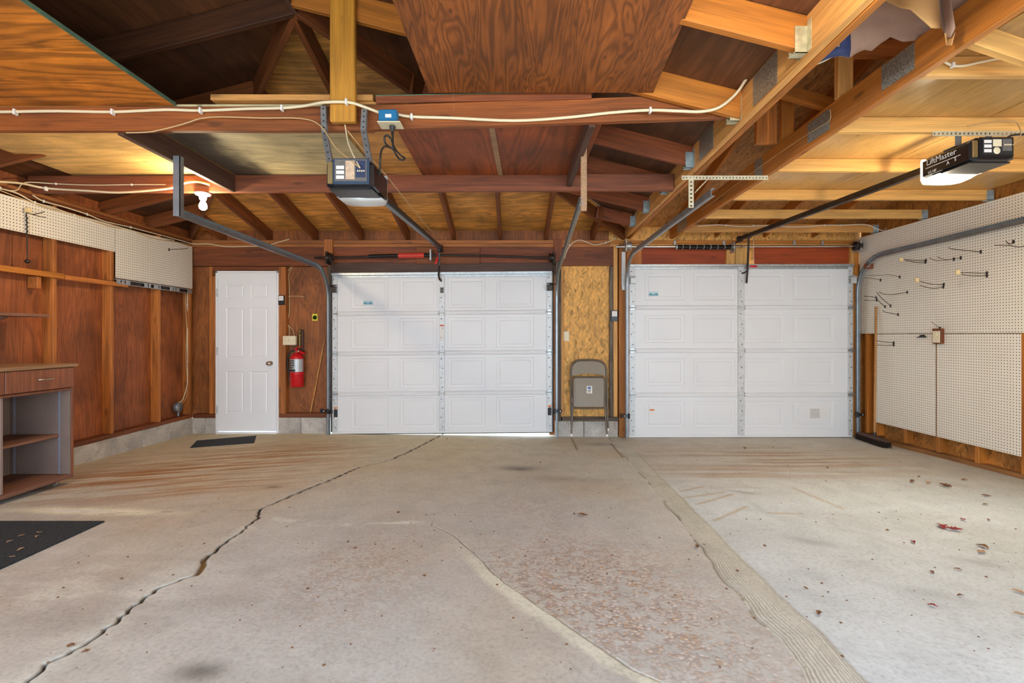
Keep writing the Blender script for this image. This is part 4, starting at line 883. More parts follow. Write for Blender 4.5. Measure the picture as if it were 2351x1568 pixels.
m = MB(); m.tube([P(1716, 621, 5.87), P(1710, 626, 5.89), P(1703, 627.5, 5.915)], .009, 8); m.build('arm_elbow', 'darkmetal', a2)
m = MB(); m.tube([P(1730, 549, 5.76), P(1730, 608, 5.76)], .002, 5); m.build('pull_cord', 'label', a2)
c = P(1730, 611.5, 5.76); m = MB(); m.lathe([(.002, -.045), (.012, -.04), (.014, 0), (.012, .04), (.002, .045)], c, 'X', 10); m.build('pull_handle', 'redpaint', a2)
# ================================================================ SHEETS AND BOARDS LYING ON THE BEAMS
def sheet_thing(name, lab, cat, poly, z, th, mat, group=None, edge=None):
    t = thing(name, lab, cat, (sum(p[0] for p in poly)/len(poly), sum(p[1] for p in poly)/len(poly), z), group)
    m = MB(); m.prism([(p[0], p[1], z) for p in poly], (0, 0, th)); fixn(m.build('panel', mat, t))
    if edge is not None:
        a, b2 = Vector((*edge[0], z+th/2)), Vector((*edge[1], z+th/2)); m = MB(); d = (b2-a).normalized(); s = Vector((-d.y, d.x, 0))*.0025
        m.prism([a-s-Vector((0, 0, th/2+.0006)), b2-s-Vector((0, 0, th/2+.0006)), b2-s+Vector((0, 0, th/2+.0006)), a-s+Vector((0, 0, th/2+.0006))], s*2); fixn(m.build('painted_edge', 'green', t, 'green painted edge'))
    return t
sheet_thing('plywood_sheet', 'large orange-brown plywood sheet with green edge on the tie beams above the pegboards', 'plywood', [(-3.93, .45), (-1.945, .45), (-1.945, 2.79), (-3.93, 2.79)], 2.534, .018, 'ply_left', edge=((-1.942, .45), (-1.942, 2.79)))
sheet_thing('plywood_sheet', 'large dark brown swirly-grained plywood sheet above the centre, lying on the beams', 'plywood', [(-.535, .35), (.62, .35), (.80, 2.74), (-.47, 2.74)], 2.585, .015, 'ply_top')
sheet_thing('plywood_sheet', 'tan stained plywood sheet above the bare bulb', 'plywood', [(-3.63, 2.80), (-2.29, 2.80), (-2.29, 4.0), (-3.63, 4.0)], 2.534, .014, 'ply_tan')
sheet_thing('plywood_sheet', 'greyish plywood sheet with black mould beside the dark joist', 'plywood', [(-2.285, 2.80), (-1.10, 2.80), (-1.10, 4.0), (-2.285, 4.0)], 2.534, .014, 'ply_mould')
sheet_thing('plywood_sheet', 'amber plywood sheet seen behind the unlit opener', 'plywood', [(-1.095, 2.80), (-.60, 2.80), (-.60, 4.0), (-1.095, 4.0)], 2.55, .012, 'ply_mid')
sheet_thing('plywood_sheet', 'red-brown plywood sheet between the tie beams with pale strip', 'plywood', [(-.735, 2.80), (.56, 2.80), (.56, 4.0), (-.735, 4.0)], 2.526, .012, 'ply_red')
o = board('wood_strip', (-.135, 2.86, 2.522), (-.095, 3.96, 2.522), .006, .038, 'cabtop'); tag(o, 'pale narrow wood strip under the red-brown plywood between the tie beams', 'strip')
o = board('wood_plank', P(492, 230, 2.82), P(860, 231, 2.82), .034, .08, 'pine_warm'); tag(o, 'pale plank end lying on the tie beam behind the yellow post', 'board')
t = thing('painted_board', 'board with green painted top edge lying on the tie beam under the dark plywood', 'board', P(1110, 225, 2.80))
o = board('board', P(863, 230, 2.79), P(1358, 219, 2.79), .042, .018, 'redwood', t); o = board('painted_edge', P(863, 221.3, 2.79), P(1358, 210.8, 2.79), .006, .019, 'green', t, label='green painted edge')
# insulation batt drooping between girder and truss
t = thing('insulation_batt', 'brown kraft-faced insulation batt with blue print drooping between the girder and the truss', 'insulation', (1.75, 2.0, 2.66))
m = MB(); nx, ny = 14, 14; vs = []; fs = []
for j in range(ny+1):
    for i in range(nx+1):
        u, v = i/nx, j/ny; x = 1.40+u*.60; y = 1.2+v*1.03; z = 2.672+.010*math.sin(u*9+v*5)
        vs.append((x, y, z))
for k in range(1, 5):                                                   # the torn lip hanging down at the far edge
    for i in range(nx+1):
        u = i/nx; x = 1.40+u*.60+.01*math.sin(k+u*12); y = 2.23+.010*k+.012*math.sin(u*8+k); drop = (.165*(1-.62*u)+.02*math.sin(u*6.3+.5)+.016*math.sin(u*27))
        vs.append((x, y, 2.672-drop*k/4+.008*math.sin(u*21+k*2)))
W_ = nx+1
for j in range(ny+4):
    for i in range(nx): fs.append((j*W_+i, j*W_+i+1, (j+1)*W_+i+1, (j+1)*W_+i))
m.add(vs, fs, 0, True); pp = m.build('paper_face', 'paper', t)
sm = pp.modifiers.new('thick', 'SOLIDIFY'); sm.thickness = .004
m = MB(); m.box(1.40, 2.0, 1.2, 2.2, 2.69, 2.75); m.build('batt_filling', plain('pink_fibre', 'b58f80', .95, mott=.3), t)
m = MB(); vs = []; fs = []
for k in range(0, 5):
    for i in range(0, 5):
        u = i/nx; x = 1.40+u*.60+.01*math.sin(k+u*12); y = 2.23+.010*k+.012*math.sin(u*8+k)-.004; drop = (.165*(1-.62*u)+.02*math.sin(u*6.3+.5)+.016*math.sin(u*27))
        vs.append((x, y-.002, 2.672-drop*k/4+.008*math.sin(u*21+k*2)-.002))
for j in range(4):
    for i in range(4):
        if (i, j) not in ((1, 2), (2, 2)): fs.append((j*5+i, j*5+i+1, (j+1)*5+i+1, (j+1)*5+i))
m.add(vs, fs, 0, True); pp = m.build('blue_print', 'blueprint', t, 'blue printed corner'); sm = pp.modifiers.new('thick', 'SOLIDIFY'); sm.thickness = .0015
t = thing('paper_flap', 'curled tan kraft paper flap hanging over the truss chord', 'paper', P(2140, 50, 1.98))
def hung(up, lo, Y0, curl, name, mat):
    n, k = len(up), 8; vs = []; fs = []; m = MB()
    for j in range(k+1):
        v = j/k
        for i in range(n): vs.append(P(up[i][0]*(1-v)+lo[i][0]*v, up[i][1]*(1-v)+lo[i][1]*v, Y0+curl*math.sin(v*2.6+i*.9)+.02*math.sin(i*1.7)))
    for j in range(k):
        for i in range(n-1): fs.append((j*n+i, j*n+i+1, (j+1)*n+i+1, (j+1)*n+i))
    m.add(vs, fs, 0, True); o = m.build(name, mat, t); o.modifiers.new('thick', 'SOLIDIFY').thickness = .003; return o
hung([(2010, -30), (2040, -30), (2075, -30), (2110, -30), (2148, -30)], [(2031, 2), (2068, 19), (2090, 23), (2137, 65), (2161, 66)], 2.0, .03, 'sheet', 'paperlit')
hung([(2146, -30), (2156, -30), (2166, -30), (2178, -30)], [(2163, 66), (2172, 88), (2184, 85), (2194, 64)], 2.0, .03, 'tail', 'paper')
hung([(2168, 76), (2176, 84), (2186, 82), (2194, 72)], [(2172, 104), (2177, 105), (2182, 105), (2186, 103)], 1.985, .01, 'curl', 'paperlit')
# ================================================================ LIGHT FITTINGS AND BOXES
t = thing('bulb_holder', 'bare lit bulb in a white porcelain holder under the far tie beam', 'lamp', (-2.55, 3.99, 2.38))
m = MB(); m.lathe([(.06, 0), (.06, -.008), (.05, -.016), (.03, -.022), (.026, -.05), (.022, -.055)], (-2.55, 3.99, 2.381), 'Z', 24); m.build('holder', 'porcelain', t)
m = MB(); m.lathe([(.013, -.05), (.015, -.062), (.026, -.085), (.031, -.105), (.027, -.125), (.012, -.137), (.0, -.139)], (-2.55, 3.99, 2.381), 'Z', 20); bo = m.build('bulb', 'bulb', t)
t = thing('junction_box', 'blue electrical box with ivory outlet on the near tie beam', 'outlet box', P(891, 268, 2.70))
a, b2 = P(870, 280, 2.70), P(912, 253, 2.70)
m = MB(); m.cbox(a.x, b2.x, 2.685, 2.745, a.z, b2.z, .006); m.build('box', 'blue', t)
m = MB(); m.box(XA(884, 2.68), XA(898, 2.68), 2.683, 2.685, ZA(269, 2.68), ZA(261, 2.68)); m.build('paper_label', 'label', t)
m = MB(); m.cbox(XA(866, 2.66), XA(919, 2.66), 2.655, 2.75, ZA(282, 2.68)-.006, ZA(282, 2.68), .003); m.build('outlet_plate', 'ivory', t)
t = thing('power_lead', 'black power lead with coiled loop hanging from the blue box to the opener', 'cable', P(900, 290, 2.70))
m = MB(); c = P(901, 290, 2.70); m.lathe([(.017, 0), (.017, -.016), (.009, -.022), (.008, -.045), (.006, -.05)], c, 'Z', 12); m.build('plug', 'cord', t)
cp = [(901, 302), (902, 325), (900, 340), (885, 330), (883, 315), (890, 311), (898, 320), (906, 340), (918, 355), (928, 362), (927, 367), (918, 366), (909, 355), (904, 345), (898, 340), (885, 336), (876, 345), (873, 365), (872, 395), (866, 408), (860, 412)]
m = MB(); m.tube(smooth_path([P(a, b2, 2.69-.01*(i % 3)) for i, (a, b2) in enumerate(cp)], 5), .0055, 8); m.build('cord', 'cord', t)
def cable(lab, pts, Ys, r, mat, staples=(), name='power_cable', cat='cable', group=None):
    Ys = Ys if isinstance(Ys, (list, tuple)) else [Ys]*len(pts); w3 = [P(a, b2, y) for (a, b2), y in zip(pts, Ys)]
    t = thing(name, lab, cat, w3[0], group); m = MB(); m.tube(smooth_path(w3, 4), r, 8); m.build('cable', mat, t)
    for (px, py, y) in staples: c = P(px, py, y); m = MB(); m.cbox(c.x-.006, c.x+.006, c.y-r*1.2, c.y+r*2, c.z-r*1.9, c.z+r*1.9, .002); m.build('cable_clip', 'label', t)
    return t
yb1 = 2.778
cable('thick cream cable stapled along the near tie beam from the wall to the blue box', [(-60, 256), (0, 257), (130, 255), (258, 257), (380, 252), (460, 254), (560, 250), (647, 248), (700, 243), (745, 235), (800, 235), (835, 245), (872, 259)], [yb1]*8+[2.76, 2.70, 2.70, 2.73, 2.735], .0085, 'wire', [(34, 257, yb1-.01), (258, 257, yb1-.01), (460, 254, yb1-.01), (647, 248, yb1-.01), (795, 234, 2.695)])
yb2 = 2.735
cable('thick cream cable from the blue box along the beam up onto the girder', [(911, 262), (945, 268), (1040, 271), (1180, 277), (1300, 270), (1400, 259), (1490, 253), (1560, 255), (1610, 256), (1652, 246), (1690, 215), (1712, 183), (1724, 166)], [2.75, 2.77, 2.772, 2.775, 2.778, 2.778, 2.75, 2.735, 2.73, 2.725, 2.71, 2.645, 2.60], .0085, 'wire', [(945, 268, 2.762), (1493, 253, 2.742)])
cable('thin tan wire looping along the near tie beam to the opener terminals', [(290, 305), (350, 302), (420, 285), (480, 269), (600, 271), (690, 272), (735, 288), (770, 338), (805, 368), (822, 382)], [2.76]*6+[2.72, 2.66, 2.58, 2.55], .0035, 'thinwire', name='thin_wire', cat='wire')
cable('pair of cream wires dropping from the beam into the opener terminals', [(792, 287), (796, 310), (800, 330), (812, 358), (826, 385)], [2.75, 2.72, 2.68, 2.6, 2.55], .004, 'wire', name='thin_wire', cat='wire')
cable('tan wire running down beside the opener rail to the header', [(798, 300), (835, 345), (880, 395), (920, 445), (960, 495), (985, 525), (1008, 545)], [2.75, 2.85, 3.1, 3.6, 4.4, 5.0, 5.8], .0035, 'thinwire', name='thin_wire', cat='wire')
cable('cream cable along the far tie beam to the bulb holder', [(-40, 414), (0, 417), (50, 421), (105, 432), (200, 438), (275, 442), (380, 434), (410, 426), (430, 419), (455, 418), (482, 424)], [3.40, 3.55, 3.78]+[3.955]*8, .0085, 'wire', [(105, 433, 3.945)])
cable('thin cream wire stapled high along the far tie beam', [(-20, 428), (35, 438), (58, 419), (128, 422), (210, 425), (302, 424), (380, 424)], [3.5, 3.72, 3.85]+[3.96]*4, .004, 'wire', [(128, 422, 3.955), (302, 424, 3.955)], name='thin_wire', cat='wire')
def wallcable(lab, pts, r, mat, X0, n, tail=()):
    w3 = [PX(a, b2, X0) for a, b2 in pts]+[P(*q) for q in tail]; t = thing('power_cable', lab, 'cable', w3[0]); m = MB(); m.tube(smooth_path(w3, 4), r, 6); m.build('cable', mat, t)
    for i in range(n): c = w3[1+i*max(1, (len(pts)-2)//max(n, 1))]; m = MB(); m.cbox(c.x-.006, c.x+.006, c.y-.006, c.y+.006, c.z-r*2, c.z+r*2, .002); m.build('cable_clip', 'label', t)
wallcable('upper cream cable running along the wall plate over the pegboards into the corner', [(75, 448), (100, 462), (150, 476), (200, 492), (240, 508), (300, 522), (350, 535), (392, 546), (418, 553)], .006, 'wire', -3.94, 3, [(445, 560, 5.95), (480, 560, 5.95), (515, 566, 5.95), (560, 566, 5.95), (610, 564, 5.95), (640, 556, 5.95), (664, 549, 5.95)])
wallcable('middle cream cable sagging over the pegboards along the wall', [(-30, 420), (0, 432), (40, 444), (80, 465), (120, 476), (170, 494), (230, 510), (290, 526), (350, 542), (400, 552)], .006, 'wire', -3.925, 3)
wallcable('lowest tan cable loosely crossing the other cables above the pegboards', [(-30, 424), (0, 437), (55, 458), (110, 478), (190, 498), (250, 520), (300, 528), (345, 546), (400, 555), (438, 562)], .0045, 'thinwire', -3.93, 0)
wallcable('cream cable pair dropping down the wall from the slotted rail to the grey box', [(431, 672), (430, 700), (432, 730), (430, 780), (431, 830), (430, 880), (424, 905), (418, 920), (410, 924)], .006, 'wire', -3.98, 2)
wallcable('tan cable beside the cream drop cable on the corner stud', [(426, 675), (427, 720), (429, 760), (427, 820), (430, 870), (429, 905), (422, 922), (412, 930)], .0045, 'thinwire', -3.985, 0)
c = PX(408, 935, -4.0); t = thing('conduit_box', 'round grey conduit box low on the plywood wall by the corner', 'outlet box', c)
m = MB(); m.lathe([(.058, -.02), (.062, -.012), (.062, .02), (.056, .028), (.0, .03)], c, 'X', 20); m.build('box', 'galvgrey', t); m = MB(); m.tube([(c.x+.005, c.y, c.z-.055), (c.x+.005, c.y, .245)], .011, 10); m.build('conduit', 'galvgrey', t)
# wires, switches by the entry door
yw = 6.04
cable('brown cable rising up the siding from the ivory switch box to the header', [(664, 770), (664, 752), (660, 745), (658, 742), (664, 722), (665, 690), (664, 650), (663, 630), (672, 614)], yw, .0055, 'thinwire')
cable('second brown cable beside the entry door ending at the ivory switch box', [(676, 770), (672, 757), (662, 747), (659, 735), (661, 700), (660, 678), (659, 640), (660, 625), (670, 612)], yw-.008, .0055, 'thinwire')
cable('short tan cable stub across the siding above the yellow sticker', [(660, 686), (664, 680), (672, 680), (685, 680), (698, 682)], yw, .005, 'thinwire')
def plate(name, lab, cat, px0, px1, py0, py1, Yf, mat, dep=.02):
    a, b2 = P(px0, py1, Yf), P(px1, py0, Yf); t = thing(name, lab, cat, ((a.x+b2.x)/2, Yf, a.z)); m = MB(); m.cbox(a.x, b2.x, Yf-dep, Yf, a.z, b2.z, .004); m.build('cover_plate', mat, t); return t, a, b2
t, a, b2 = plate('switch_box', 'ivory triple switch box on the siding above the fire extinguisher', 'switch', 653.3, 682.5, 771, 792, 5.985, 'ivory', .05)
for k in range(3): x = a.x+(b2.x-a.x)*(k+.5)/3; m = MB(); m.cbox(x-.005, x+.005, 5.985-.062, 5.985-.05, (a.z+b2.z)/2-.012, (a.z+b2.z)/2+.012, .002); m.build('toggle', 'ivory', t)
for nm, lab, px0, px1, py0, py1, Yf in (('door_control', 'black wall control with white button beside the entry door', 640, 654, 678, 700, 5.96), ('door_control', 'black wall control with white button on the stud above the folding chair', 1402.5, 1418, 712.5, 737.5, 5.955)):
    t, a, b2 = plate(nm, lab, 'control panel', px0, px1, py0, py1, Yf, 'black', .016); h = b2.z-a.z; w_ = b2.x-a.x
    m = MB(); m.cbox(a.x+.1*w_, b2.x-.12*w_, Yf-.022, Yf-.016, a.z+.44*h, b2.z-.07*h, .003); m.build('push_button', 'label', t)
    for k in range(2): m = MB(); m.cbox(a.x+(.2+.32*k)*w_, a.x+(.4+.32*k)*w_, Yf-.019, Yf-.016, a.z+.15*h, a.z+.22*h, .001); m.build('small_button', 'ink', t)
t, a, b2 = plate('light_switch', 'ivory light switch on the oriented strand board pillar', 'switch', 1292.5, 1306.5, 761, 783, 6.0, 'ivory', .008); xm = (a.x+b2.x)/2; zm = (a.z+b2.z)/2
m = MB(); m.cbox(xm-.005, xm+.005, 5.982, 5.992, zm-.012, zm+.012, .002); m.build('toggle', 'ivory', t)
t = thing('sticker', 'small yellow sticker with green ring on the brown siding', 'sticker', P(722.5, 728, 6.05)); a, b2 = P(717, 736.5, 6.05), P(729, 720.5, 6.05)
m = MB(); m.box(a.x, b2.x, 6.0495, 6.0525, a.z, b2.z); m.build('backing', 'yellow', t)
c = P(723, 729, 6.05); m = MB(); m.lathe([(.027, -.0005), (.027, -.0022), (.020, -.0022), (.020, -.0005)], (c.x, 6.05, c.z), 'Y', 24); m.build('ring', 'greenink', t); m = MB(); m.lathe([(.008, -.0004), (.008, -.002), (0, -.002)], (c.x, 6.05, c.z), 'Y', 12); m.build('dot', 'greenink', t)
# hose bib behind the extinguisher
c = P(686, 775, 6.03); t = thing('hose_bib', 'brass valve on a pipe behind the fire extinguisher', 'valve', c)
m = MB(); m.tube([P(688, 800, 6.03), P(688, 768, 6.03)], .014, 10); m.build('pipe', 'brass', t); m = MB(); m.lathe([(.016, 0), (.028, .006), (.022, .025), (.013, .03), (.013, .04), (.034, .044), (.034, .05), (.012, .056), (.018, .066), (.014, .085), (.0, .088)], P(688, 772, 6.03), 'Z', 16); m.build('valve_body', 'brass', t)
m = MB(); m.cbox(XA(693, 6.05), XA(698, 6.05), 6.03, 6.055, ZA(810, 6.05), ZA(757, 6.05)); o = m.build('backing_strip', 'darkwood', t)
# fire extinguisher
cx, yq = XA(683.5, 5.98), 5.975; z0, z1 = ZA(887.5, yq), ZA(818, yq); R_ = .079
t = thing('fire_extinguisher', 'red fire extinguisher hung on the siding beside the entry door', 'fire extinguisher', (cx, yq, z0)); yq = 6.05-R_-.01
m = MB(); hh = z1-z0; m.lathe([(.0, 0), (R_*.9, 0), (R_, .01), (R_, hh*.92), (R_*.93, hh), (R_*.6, hh+.028), (R_*.3, hh+.04), (R_*.28, hh+.055)], (cx, yq, z0), 'Z', 32); m.build('cylinder', 'redpaint', t)
def arcpatch(r, a0, a1, zA, zB, n=14):
    m = MB(); vs = []; fs = []
    for i in range(n+1):
        a = a0+(a1-a0)*i/n; vs += [(cx+r*math.sin(a), yq-r*math.cos(a), zA), (cx+r*math.sin(a), yq-r*math.cos(a), zB), (cx+(r-.002)*math.sin(a), yq-(r-.002)*math.cos(a), zA), (cx+(r-.002)*math.sin(a), yq-(r-.002)*math.cos(a), zB)]
    for i in range(n): b_ = 4*i; fs += [(b_, b_+4, b_+5, b_+1), (b_+2, b_+3, b_+7, b_+6), (b_, b_+2, b_+6, b_+4), (b_+1, b_+5, b_+7, b_+3)]
    m.add(vs, fs); return m
lz0, lz1 = ZA(853, yq), ZA(824, yq)
fixn(arcpatch(R_+.001, -1.45, 1.5, lz0, lz1).build('label_band', plain('silver_label', 'b9bab8', .35, .3), t, 'silver label band')); fixn(arcpatch(R_+.0022, -1.1, .15, lz0+.004, lz0+.03).build('label_stripe', 'labelblack', t))
for k, (a0, a1) in enumerate(((-1.0, .1), (-1.05, .05), (-1.0, .12), (-1.1, -.1))):
    zc = lz1-.018-.028*k
    for j in range(6):
        b0 = a0+(a1-a0)*j/6; fixn(arcpatch(R_+.0022, b0, b0+(a1-a0)/6*(.62+.2*((j*7+k) % 3 == 0)), zc-.008-.004*((j+k) % 2), zc+.008, 2).build('label_text', 'labelblack', t))
m = MB(); m.cbox(cx-.02, cx+.02, yq-.02, yq+.02, z1+.04, z1+.085, .005); m.build('valve', 'brass', t)
m = MB(); m.sweep([(-.012, -.004), (.012, -.004), (.012, .004), (-.012, .004)], [(cx-.03, yq, z1+.085), (cx+.01, yq, z1+.11), (cx+.075, yq-.01, z1+.125)], [Vector((0, 0, 1))]*3, closed=True); fixn(m.build('lever', 'redpaint', t))
m = MB(); m.sweep([(-.016, -.012), (.016, -.012), (.016, .012), (-.016, .012)], [(cx-.005, yq-.01, z1+.085), (cx+.05, yq-.02, z1+.055), (cx+.11, yq-.03, z1+.035)], [Vector((0, 0, 1))]*3, closed=True); fixn(m.build('carry_handle', 'redpaint', t))
m = MB(); m.tube(smooth_path([(cx-.015, yq-.01, z1+.07), (cx-.07, yq-.02, z1+.06), (cx-.105, yq-.02, z1-.03), (cx-.105, yq-.01, z1-.15), (cx-.09, yq, z1-.23), (cx-.085, yq, z1-.27)], 5), .009, 8); m.build('hose', 'black', t)
m = MB(); m.tube([(cx-.085, yq, z1-.26), (cx-.082, yq, z1-.31)], [.010, .015], 10); m.build('nozzle', 'labelgrey', t)
m = MB(); m.lathe([(.014, -.002), (.014, -.02), (.0, -.021)], (cx+.03, yq-.018, z1+.065), 'Y', 12); m.build('gauge', 'chrome', t)
m = MB(); m.box(cx-.02, cx+.02, yq+R_-.004, 6.055, z0+.1, z1+.1); m.build('wall_bracket', 'darkmetal', t)
m = MB(); m.lathe([(R_+.002, 0), (R_+.004, .004), (R_+.004, .02), (R_+.002, .024)], (cx, yq, ZA(860, yq)), 'Z', 32); m.build('strap_band', 'redpaint', t)
t = thing('wooden_stick', 'thin bent wooden stick leaning on the siding beside the fire extinguisher', 'stick', P(712, 948, 6.03))
m = MB(); m.tube([P(713, 947, 6.02), P(726, 880, 6.03), P(740, 805, 6.045), P(742, 796, 6.04), P(746, 778, 6.045)], [.008, .008, .009, .006, .003], 7); m.build('stick', 'pine_warm', t)

# ---------------------------------------------------------------- remaining cables
cable('cream cable looping over the pillar header from the tie plate to the girder end', [(1296, 594), (1302, 575), (1314, 558), (1330, 551), (1347, 556), (1366, 562), (1395, 556), (1414, 546)], 5.935, .0055, 'wire', [(1308, 563, 5.93), (1391, 557, 5.93)])
cable('thin white cable stapled along the joist nearest the garage door wall', [(1602, 519), (1650, 516), (1700, 520), (1760, 518), (1830, 521), (1893, 517), (1930, 517), (1975, 515), (1995, 517), (2012, 525), (2030, 529), (2038, 518), (2048, 500)], [5.635]*11+[5.66, 5.7], .005, 'label', [(1667, 517, 5.63), (1730, 518, 5.63), (1893, 517, 5.63), (1930, 517, 5.63)])
cable('grey cable crossing the joist nearest the camera', [(2158, 131), (2166, 140), (2186, 150), (2212, 151), (2250, 143), (2300, 134), (2380, 130)], 2.228, .006, 'ivory', [(2188, 149, 2.22)])
def ty(px):
    y = 3.0
    for _ in range(20): y = (tx(y)-.006)*F/(px-CX)
    return y
tp = [(1906, 252), (1905, 276), (1880, 292), (1820, 331), (1760, 372), (1700, 416), (1650, 454), (1610, 482)]
cable('thin pale wire running down the face of the second truss chord', tp, [ty(p[0]) for p in tp], .0025, 'thinwire', name='thin_wire', cat='wire')
cable('grey cable sagging from the girder to the insulation batt', [(1838, 151), (1870, 148), (1900, 135), (1926, 118)], [2.45, 2.43, 2.4, 2.36], .006, 'ivory')
cable('black cord arching from the lit opener to the picture edge', [(2308, 322), (2318, 313), (2335, 309), (2365, 309)], [2.80, 2.82, 2.84, 2.86], .006, 'cord', name='power_lead')
cable('pale wires bending into the terminals of the lit opener', [(2222, 290), (2260, 283), (2325, 278), (2340, 292), (2344, 306), (2338, 322), (2326, 332)], [2.86, 2.86, 2.84, 2.80, 2.76, 2.73, 2.715], .003, 'thinwire', name='thin_wire', cat='wire')
# ================================================================ PEGBOARDS AND WHAT HANGS ON THEM
def pegboard(lab, x, y0, y1, z0, z1, grp=None):
    t = thing('pegboard', lab, 'pegboard', (x, (y0+y1)/2, z0)); s = 1 if x < 0 else -1
    m = MB(); m.cbox(x-.003, x+.003, y0, y1, z0, z1, .001); m.build('board', 'peg', t)
    m = MB()
    for y in (y0+.03, (y0+y1)/2, y1-.03):
        for z in (z0+.03, z1-.03): m.lathe([(.0045, s*.003), (.004, s*.0042), (0, s*.0046)], (x, y, z), 'X', 8)
    m.build('screw', 'galv', t); return t
pegboard('long narrow white pegboard strip high on the plywood wall, with a hanging rod', -3.942, 2.36, 4.798, 2.038, 2.302)
pegboard('squarish white pegboard high in the corner above the slotted rail', -3.938, 4.803, 5.955, 1.782, 2.300)
pegboard('upper white pegboard nearest the corner of the pegboard wall, behind the curved track', 4.282, 4.886, 5.95, 1.232, 2.41)
pegboard('upper white pegboard running off the picture edge, holding the long straight hook', 4.282, 2.45, 4.882, 1.230, 2.41)
pegboard('lower white pegboard beside the broom handle', 4.282, 4.888, 5.70, .190, 1.226)
pegboard('lower white pegboard below the outlet, between two wood-coloured gaps', 4.282, 4.066, 4.872, .190, 1.224)
pegboard('lower white pegboard cut off by the picture edge', 4.282, 3.24, 4.04, .190, 1.224)
M['hookwire'] = plain('dark_hook_wire', '3b332c', .45, .6); M['tape'] = plain('cream_tape', 'e2c68f', .7)
def hook(lab, wires, X0=4.278, tip=None, grp='wire hooks on the pegboard wall', r=.0032):
    s = -1 if X0 > 0 else 1; b0 = PX(*wires[0][-1], X0); t = thing('peg_hook', lab, 'hook', b0, grp)
    for wpts in wires:
        b = PX(*wpts[-1], X0); Y0 = b.y; pts = [P(px, py, Y0-.02*(k == 0)) for k, (px, py) in enumerate(wpts[:-1])]+[b]
        m = MB(); m.tube(smooth_path(pts, 4), r, 6); m.build('wire', 'hookwire', t)
        m = MB(); m.cbox(b.x-.004, b.x+.003, b.y-.009, b.y+.009, b.z-.016, b.z+.016, .002); m.build('hook_plate', 'hookwire', t)
    if tip: c = P(*tip, b0.y-.02); m = MB(); m.cbox(c.x-.018, c.x+.018, c.y-.012, c.y+.012, c.z-.02, c.z+.02, .006); m.build('tape_tip', 'tape', t, 'cream taped tip')
hook('forked wire hook with pale tip just under the curved track', [[(2069, 594), (2090, 597), (2126, 598)], [(2078, 598), (2110, 603), (2125, 602)]], tip=(2069, 596))
hook('single long straight wire hook high on the pegboard wall', [[(2179, 568), (2188, 572), (2252, 578)]])
hook('tangled wire hook highest on the pegboard wall', [[(2284, 563), (2318, 564), (2340, 567), (2356, 563)], [(2309, 553), (2318, 561), (2327, 555)]])
hook('faint curved pair of wires beside the long straight hook', [[(2134, 593), (2150, 598), (2175, 597), (2206, 592)], [(2152, 590), (2170, 596), (2190, 595)]], r=.0024)
hook('double wire hook with cream taped tip, nearest the camera', [[(2200, 624), (2212, 626), (2266, 627)], [(2208, 630), (2230, 633), (2266, 633)]], tip=(2199, 625))
hook('bent double wire hook with cream taped tip above the outlet', [[(2106, 644), (2136, 652), (2167, 653)], [(2112, 655), (2140, 662), (2166, 659)]], tip=(2105, 643))
hook('single upward curved wire hook left of the bent taped hook', [[(2019, 670), (2028, 675), (2052, 676), (2083, 671)]])
hook('pair of steeply slanted wire hooks over the broom handle', [[(2013, 671), (2025, 685), (2045, 702)], [(2010, 680), (2018, 692), (2032, 704)]])
hook('closed wire loop hook beside the curved track', [[(1984, 680), (2000, 681), (2012, 684)], [(1984, 689), (2000, 690), (2013, 689)]])
hook('short drooping wire hook beside the top of the broom handle', [[(2026, 713), (2034, 717), (2062, 722)]])
hook('faint upper wire pair on the far pegboard near the curved track', [[(1990, 632), (2020, 632), (2042, 631), (2066, 636)], [(1984, 637), (2000, 639), (2022, 643)]], r=.0024)
hook('rectangular wire hook crossing the broom handle', [[(2012, 782), (2030, 785), (2052, 787)], [(2014, 792), (2035, 793), (2052, 792)]])
hook('thin stray wire hook just above the outlet', [[(2138, 739), (2148, 746), (2158, 754)]], r=.002)
hook('lone wire hook on the squarish corner pegboard', [[(431, 569), (425, 571), (388, 573)]], X0=-3.934, grp='wire hooks on the narrow pegboards')
t = thing('spring_clip', 'small black spring clip on the seam between upper and lower pegboards', 'clip', PX(2119, 771, 4.27)); c = PX(2119, 771, 4.272)
m = MB(); m.prism([(c.x, c.y-.05, c.z-.018), (c.x, c.y+.05, c.z-.018), (c.x, c.y+.02, c.z+.008), (c.x, c.y-.015, c.z+.012)], (-.012, 0, 0)); fixn(m.build('jaw', 'black', t))
m = MB(); m.tube([(c.x-.006, c.y+.04, c.z-.016), (c.x-.02, c.y+.055, c.z-.018)], .004, 6); m.build('lever', 'black', t)
a, b2 = PX(2148, 789, 4.28), PX(2169, 754, 4.28); t = thing('electrical_outlet', 'ivory outlet plate in a brown wooden box between the pegboards', 'outlet', (4.28, (a.y+b2.y)/2, a.z))
ya, yb_ = sorted((a.y, b2.y)); m = MB(); m.cbox(4.245, 4.2785, ya, yb_, a.z, b2.z, .003); m.build('wooden_box', 'header', t)
m = MB(); m.cbox(4.238, 4.246, ya+.012, yb_-.012, a.z+.012, b2.z-.025, .002); m.build('cover_plate', 'ivory', t); zm = (a.z+b2.z)/2-.006; ym = (ya+yb_)/2
for s in (-1, 1): m = MB(); m.cbox(4.235, 4.2385, ym-.016, ym+.016, zm+s*.022-.014, zm+s*.022+.014, .003); m.build('receptacle', 'ivory', t)
